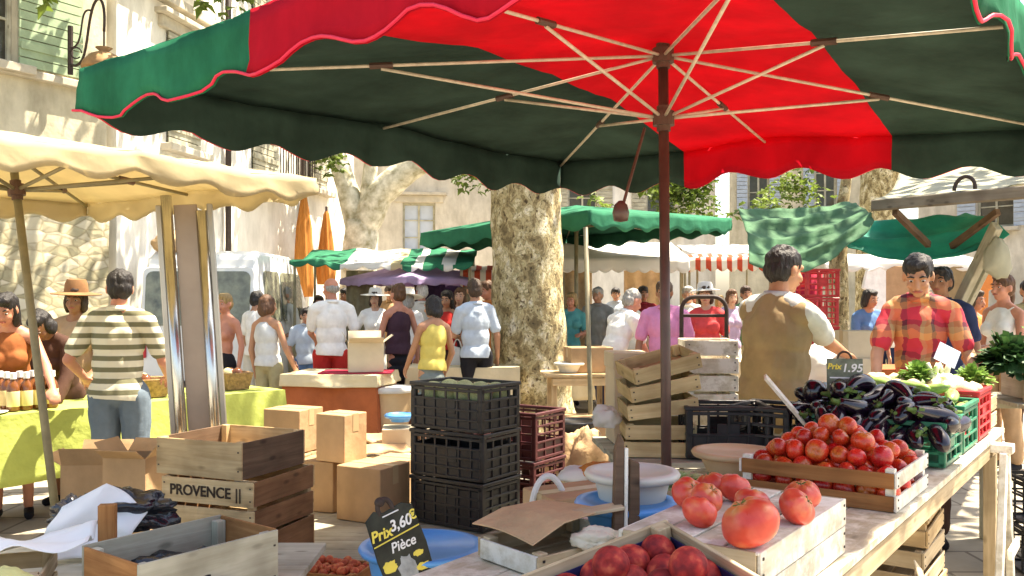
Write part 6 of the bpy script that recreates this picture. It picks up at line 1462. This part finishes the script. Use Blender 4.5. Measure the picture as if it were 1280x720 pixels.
bgp = [
 ('shirtless suntanned man left of the white top woman', 280, 9.9, 150, 1.62, 'red', ('short','blond'), ('none',''), ('shorts','black')),
 ('man in a white shirt behind the woman in the grey top', 318, 11.3, -30, 1.66, 'tan', ('short','black'), ('tee','white'), ('trousers','offwhite')),
 ('person in blue jeans and light blue top between two shoppers', 382, 11.4, 200, 1.45, 'tan', ('short','black'), ('tee','paleblue'), ('trousers','blue')),
 ('woman in white with a pale sun hat near the purple parasol', 468, 12.2, 190, 1.68, 'light', ('bob','brown'), ('tee','white'), ('trousers','white')),
 ('grey haired man in front of the purple parasol', 527, 12.6, 20, 1.78, 'red', ('short','white'), ('tee','offwhite'), ('trousers','khaki')),
 ('woman with a white brimmed hat in the crowd', 511, 11.7, 10, 1.66, 'light', ('bob','grey'), ('tee','white'), ('skirt','lilac')),
 ('dark haired woman in red facing us near the striped awning', 556, 11.9, 185, 1.68, 'tan', ('long','black'), ('tank','red_'), ('skirt','darkbrown')),
 ('woman in a dark purple top facing us in the crowd', 573, 12.4, 170, 1.72, 'light', ('long','auburn'), ('tee','plum'), ('trousers','greyish')),
 ('red faced man in an orange cap shirt beside the plane tree', 612, 11.6, 150, 1.80, 'red', ('short','auburn'), ('tee','orange'), ('trousers','tancl')),
 ('woman in a teal top far behind the bending man', 712, 13.0, 180, 1.66, 'red', ('bob','blond'), ('tee','teal'), ('trousers','offwhite')),
 ('man in a grey shirt under the long white canopy', 746, 13.3, 160, 1.74, 'tan', ('short','grey'), ('tee','greyish'), ('trousers','navy')),
 ('woman in cream under the long white canopy', 788, 12.9, 200, 1.66, 'light', ('bob','brown'), ('tee','offwhite'), ('skirt','tancl')),
 ('man in a dark red shirt under the long white canopy', 806, 13.6, 170, 1.76, 'brown', ('short','black'), ('tee','darkred'), ('trousers','greyish')),
 ('man in white standing by the striped awning', 862, 12.4, 150, 1.74, 'tan', ('short','grey'), ('tee','white'), ('trousers','tancl')),
 ('woman in lilac before the red and white striped awning', 912, 12.8, 190, 1.70, 'light', ('bob','auburn'), ('tee','lilac'), ('trousers','white')),
 ('man in green behind the vest man at left', 936, 13.4, 200, 1.76, 'tan', ('short','brown'), ('tee','green'), ('trousers','khaki')),
 ('woman in a blue top right of the slim tree trunk', 1088, 11.0, 180, 1.68, 'tan', ('bob','black'), ('tee','blue'), ('skirt','white')),
 ('man in a white shirt beneath the pale clothes stall canopy', 1108, 12.4, 160, 1.75, 'tan', ('short','grey'), ('tee','white'), ('trousers','navy')),
 ('woman in orange near the leaning prop', 1216, 9.6, 200, 1.66, 'red', ('bob','brown'), ('tank','orange'), ('skirt','greyish')),
 ('man in khaki at the far right edge', 1283, 9.0, 170, 1.76, 'tan', ('short','black'), ('tee','khaki'), ('trousers','darkbrown')),
 ('man in a lemon yellow shirt behind the orange parasols', 438, 14.2, 160, 1.75, 'tan', ('short','black'), ('tee','yellow'), ('trousers','navy')),
 ('woman in a black dress walking near the plane tree', 690, 12.0, 60, 1.68, 'light', ('pony','brown'), ('tank','black'), ('skirt','black')),
] + [
 ('woman in a white dress far behind under the white canopy', 724, 16.0, 190, 1.66, 'light', ('bob','auburn'), ('tee','white'), ('skirt','white')),
 ('man in a pale blue shirt far behind under the white canopy', 772, 16.6, 170, 1.78, 'tan', ('short','black'), ('tee','paleblue'), ('trousers','greyish')),
 ('woman in coral far behind the pink shirt person', 818, 16.2, 200, 1.68, 'tan', ('long','black'), ('tank','coral'), ('skirt','offwhite')),
 ('man in an orange shirt far behind the striped awning', 872, 16.8, 160, 1.74, 'red', ('short','white'), ('tee','orange'), ('trousers','offwhite')),
 ('woman in yellow far behind the striped awning', 898, 17.0, 210, 1.64, 'light', ('bob','blond'), ('tee','yellow'), ('skirt','tancl')),
 ('man in a tan shirt walking beyond the purple parasol', 488, 15.2, 180, 1.80, 'tan', ('short','brown'), ('tee','tancl'), ('trousers','darkbrown')),
 ('woman in a red top beyond the orange parasols', 398, 13.6, 195, 1.62, 'red', ('bob','brown'), ('tank','red_'), ('trousers','white')),
 ('man in a beige shirt between the van and the stalls', 356, 13.0, 150, 1.74, 'tan', ('short','grey'), ('tee','offwhite'), ('trousers','khaki')),
 ('woman in pink among the shoppers by the purple parasol', 540, 14.6, 170, 1.66, 'light', ('bob','auburn'), ('tee','pink'), ('skirt','greyish')),
]
for lb, px, d, yaw, H, skn, hr, tp, bt_ in bgp:
    ex = hat_extra(M['canvas_white'], .20, .09) if 'hat' in lb else None
    person(lb, at(px, d), rad(yaw), H, skn, hr, tp, bt_, vox=.0135, fem=('woman' in lb), face=(90 < yaw < 270), extras=ex, head=(R.uniform(-.4,.4), R.uniform(0,.25)),
           hands={1:(.2,R.uniform(.1,.32),R.uniform(.85,1.1))} if R.random() < .6 else None, stride=R.choice((0,.10,-.12)))

def carry(start, side, label, mat, sz=(.13,.06,.15), name='shopping_bag'):
    for o in C.objects:
        if o.get('label','').startswith(start) and o.get('category') == 'person':
            h = HANDS[(o.name, side)]; m = MB(); f0 = rumple(.25, 1.7, len(label))
            m.ell((0,0,-sz[2]-.13), sz, 18, 12, fn=f0); m.tube(bez([Vector((-.07,0,-.20)),Vector((-.04,0,.02)),Vector((.04,0,.02)),Vector((.07,0,-.20))],10), .008, 6)
            return single(m, name, label, 'bag', mat, h, R.uniform(0,3), smooth=True)
carry('woman in a sleeveless pale grey', 1, 'straw coloured shopping bag held by the woman in the grey top', M['wicker'])
carry('man in a pale blue shirt and black', -1, 'white carrier bag held by the man in the pale blue shirt', M['bag_white'])
carry('woman with pinned up hair', 1, 'dark handbag hanging from the hand of the woman in the plum top', M['bag_black'], (.11,.05,.10), 'handbag')
carry('woman in a yellow tank top', 1, 'tan basket bag held by the woman in the yellow top', M['wicker'], (.13,.08,.10), 'handbag')
carry('person in a pink shirt', -1, 'white carrier bag held by the person in the pink shirt', M['bag_white'])
carry('man in white standing by', 1, 'blue carrier bag held by the man in white near the striped awning', M['bag_blue'])
carry('woman in a blue top', -1, 'red shopping bag held by the woman in the blue top', CL['red_'])
# ------------------------------------------------------------------ market stalls far back
for k,(px,d,wd,col,lb) in enumerate(((720,13.9,.5,'paper_brown','brown fabric panel hanging beside the plane tree'),(1012,9.6,.30,'cloth_red','red slatted screen behind the vest man'),(806,14.9,.7,'paper_brown','brown curtain under the long white canopy'),(560,14.2,1.0,'purple_dark','dark violet curtain behind the purple parasol'),(450,13.5,.42,'pole_olive','olive cloth panel left of the purple parasol'))):
    if col not in M: M[col] = pm(col, (.05,.03,.08), var=.3, rough=.9)
    q = MB(); z1 = htop(338,d); q.grid(lambda u,v: ((u-.5)*wd, .03*math.sin(u*wd*26), .02+(z1-.02)*v), 30, 6)
    single(q, 'curtain', lb, 'curtain', M[col], at(px,d), smooth=True, solid=.006)
cr0 = plastic_crate('red plastic crate at the bottom of the tall stack behind the vest man', .34,.34,.26, M['red_plastic'], at(1016,8.2)+Vector((0,0,.003)), .1, 'red crates in the tall stack', nz=4)
for k, lb in enumerate(('second red plastic crate of the tall stack behind the vest man','third red plastic crate of the tall stack behind the vest man','fourth red plastic crate of the tall stack behind the vest man','fifth red plastic crate of the tall stack behind the vest man','sixth red plastic crate of the tall stack behind the vest man','top red plastic crate of the tall stack behind the vest man')):
    copy_tree(cr0, at(1016+.6*(k%2),8.2)+Vector((0,0,.003+.262*(k+1))), .1+.05*(k%3), lb)
plank_table('display table with bowls seen between the tree and the thin pole', .7,.6,.85, M['wood_warm'], at(722,8.6), .05)
for k in range(3): carton(('lower crate-like carton under the display table','brown carton in front of the display table','small brown carton on the display table')[k], .42,.3,.24, M['card'], (at(720+6*k,8.3-.15*k)+Vector((0,0,(.003,.25,.853)[k]))) if k != 2 else at(735,8.65)+Vector((0,0,.853)), .1*k)
basin('white bowl on the display table by the plane tree', .13,.09, M['white_plastic'], at(712,8.55)+Vector((0,0,.853)), 'bowl', 'bowl')
basin('black bowl standing in front of the display table', .17,.10, M['black_plastic'], at(722,7.7)+Vector((0,0,.40)), 'bowl', 'bowl')
carton('low brown carton under the black bowl', .4,.34,.395, M['card'], at(722,7.7)+Vector((0,0,.003)), .0)
carton('small tan carton beside the slim tree trunk', .24,.2,.22, M['card_pale'], at(1068,7.2)+Vector((0,0,1.083)), .2)
carton('tall white carton holding up the small tan one', .30,.26,1.08, M['card_pale'], at(1068,7.2)+Vector((0,0,.003)), .1)
for k,(px,d,L_,lb,cm) in enumerate(((520,12.9,2.4,'long stall table in the crowd below the purple parasol','cloth_cream'),(770,12.2,1.7,'stall table under the long white canopy','cloth_cream'),(905,11.4,1.3,'stall table before the striped awning','cloth_cream'),(1130,10.2,2.0,'stall table beneath the pale clothes stall canopy','cloth_rust'))):
    plank_table(lb, L_,.7,.76, M['wood_warm'], at(px,d), 0); cloth_over('cloth over the '+lb.replace('long ','').replace('in the crowd ',''), L_+.04,.74,.78,.55, M[cm], at(px,d), 0, amp=.03)
for k,(px,col,lb) in enumerate(((1100,'white','white garment hanging under the pale clothes stall canopy'),(1122,'tancl','tan garment hanging under the pale clothes stall canopy'),(1142,'offwhite','cream garment hanging beside the tan one'),(1196,'brownvest','brown garment hanging by the leaning prop'),(1218,'orange','orange garment hanging by the leaning prop'))):
    q = MB(); d = 11.5; z1 = htop(332,d)
    q.prism([(-.05,0),(-.20,-.06),(-.26,-.30),(-.18,-.32),(-.16,-.75),(.16,-.75),(.18,-.32),(.26,-.30),(.20,-.06),(.05,0)], .05); 
    single(q, 'garment', lb, 'clothing', CL[col], at(px,d)+Vector((0,0,z1)), R.uniform(-.3,.3), bevel=.015)
for o in list(C.objects): sc.collection.objects.link(o)
bpy.data.collections.remove(C)
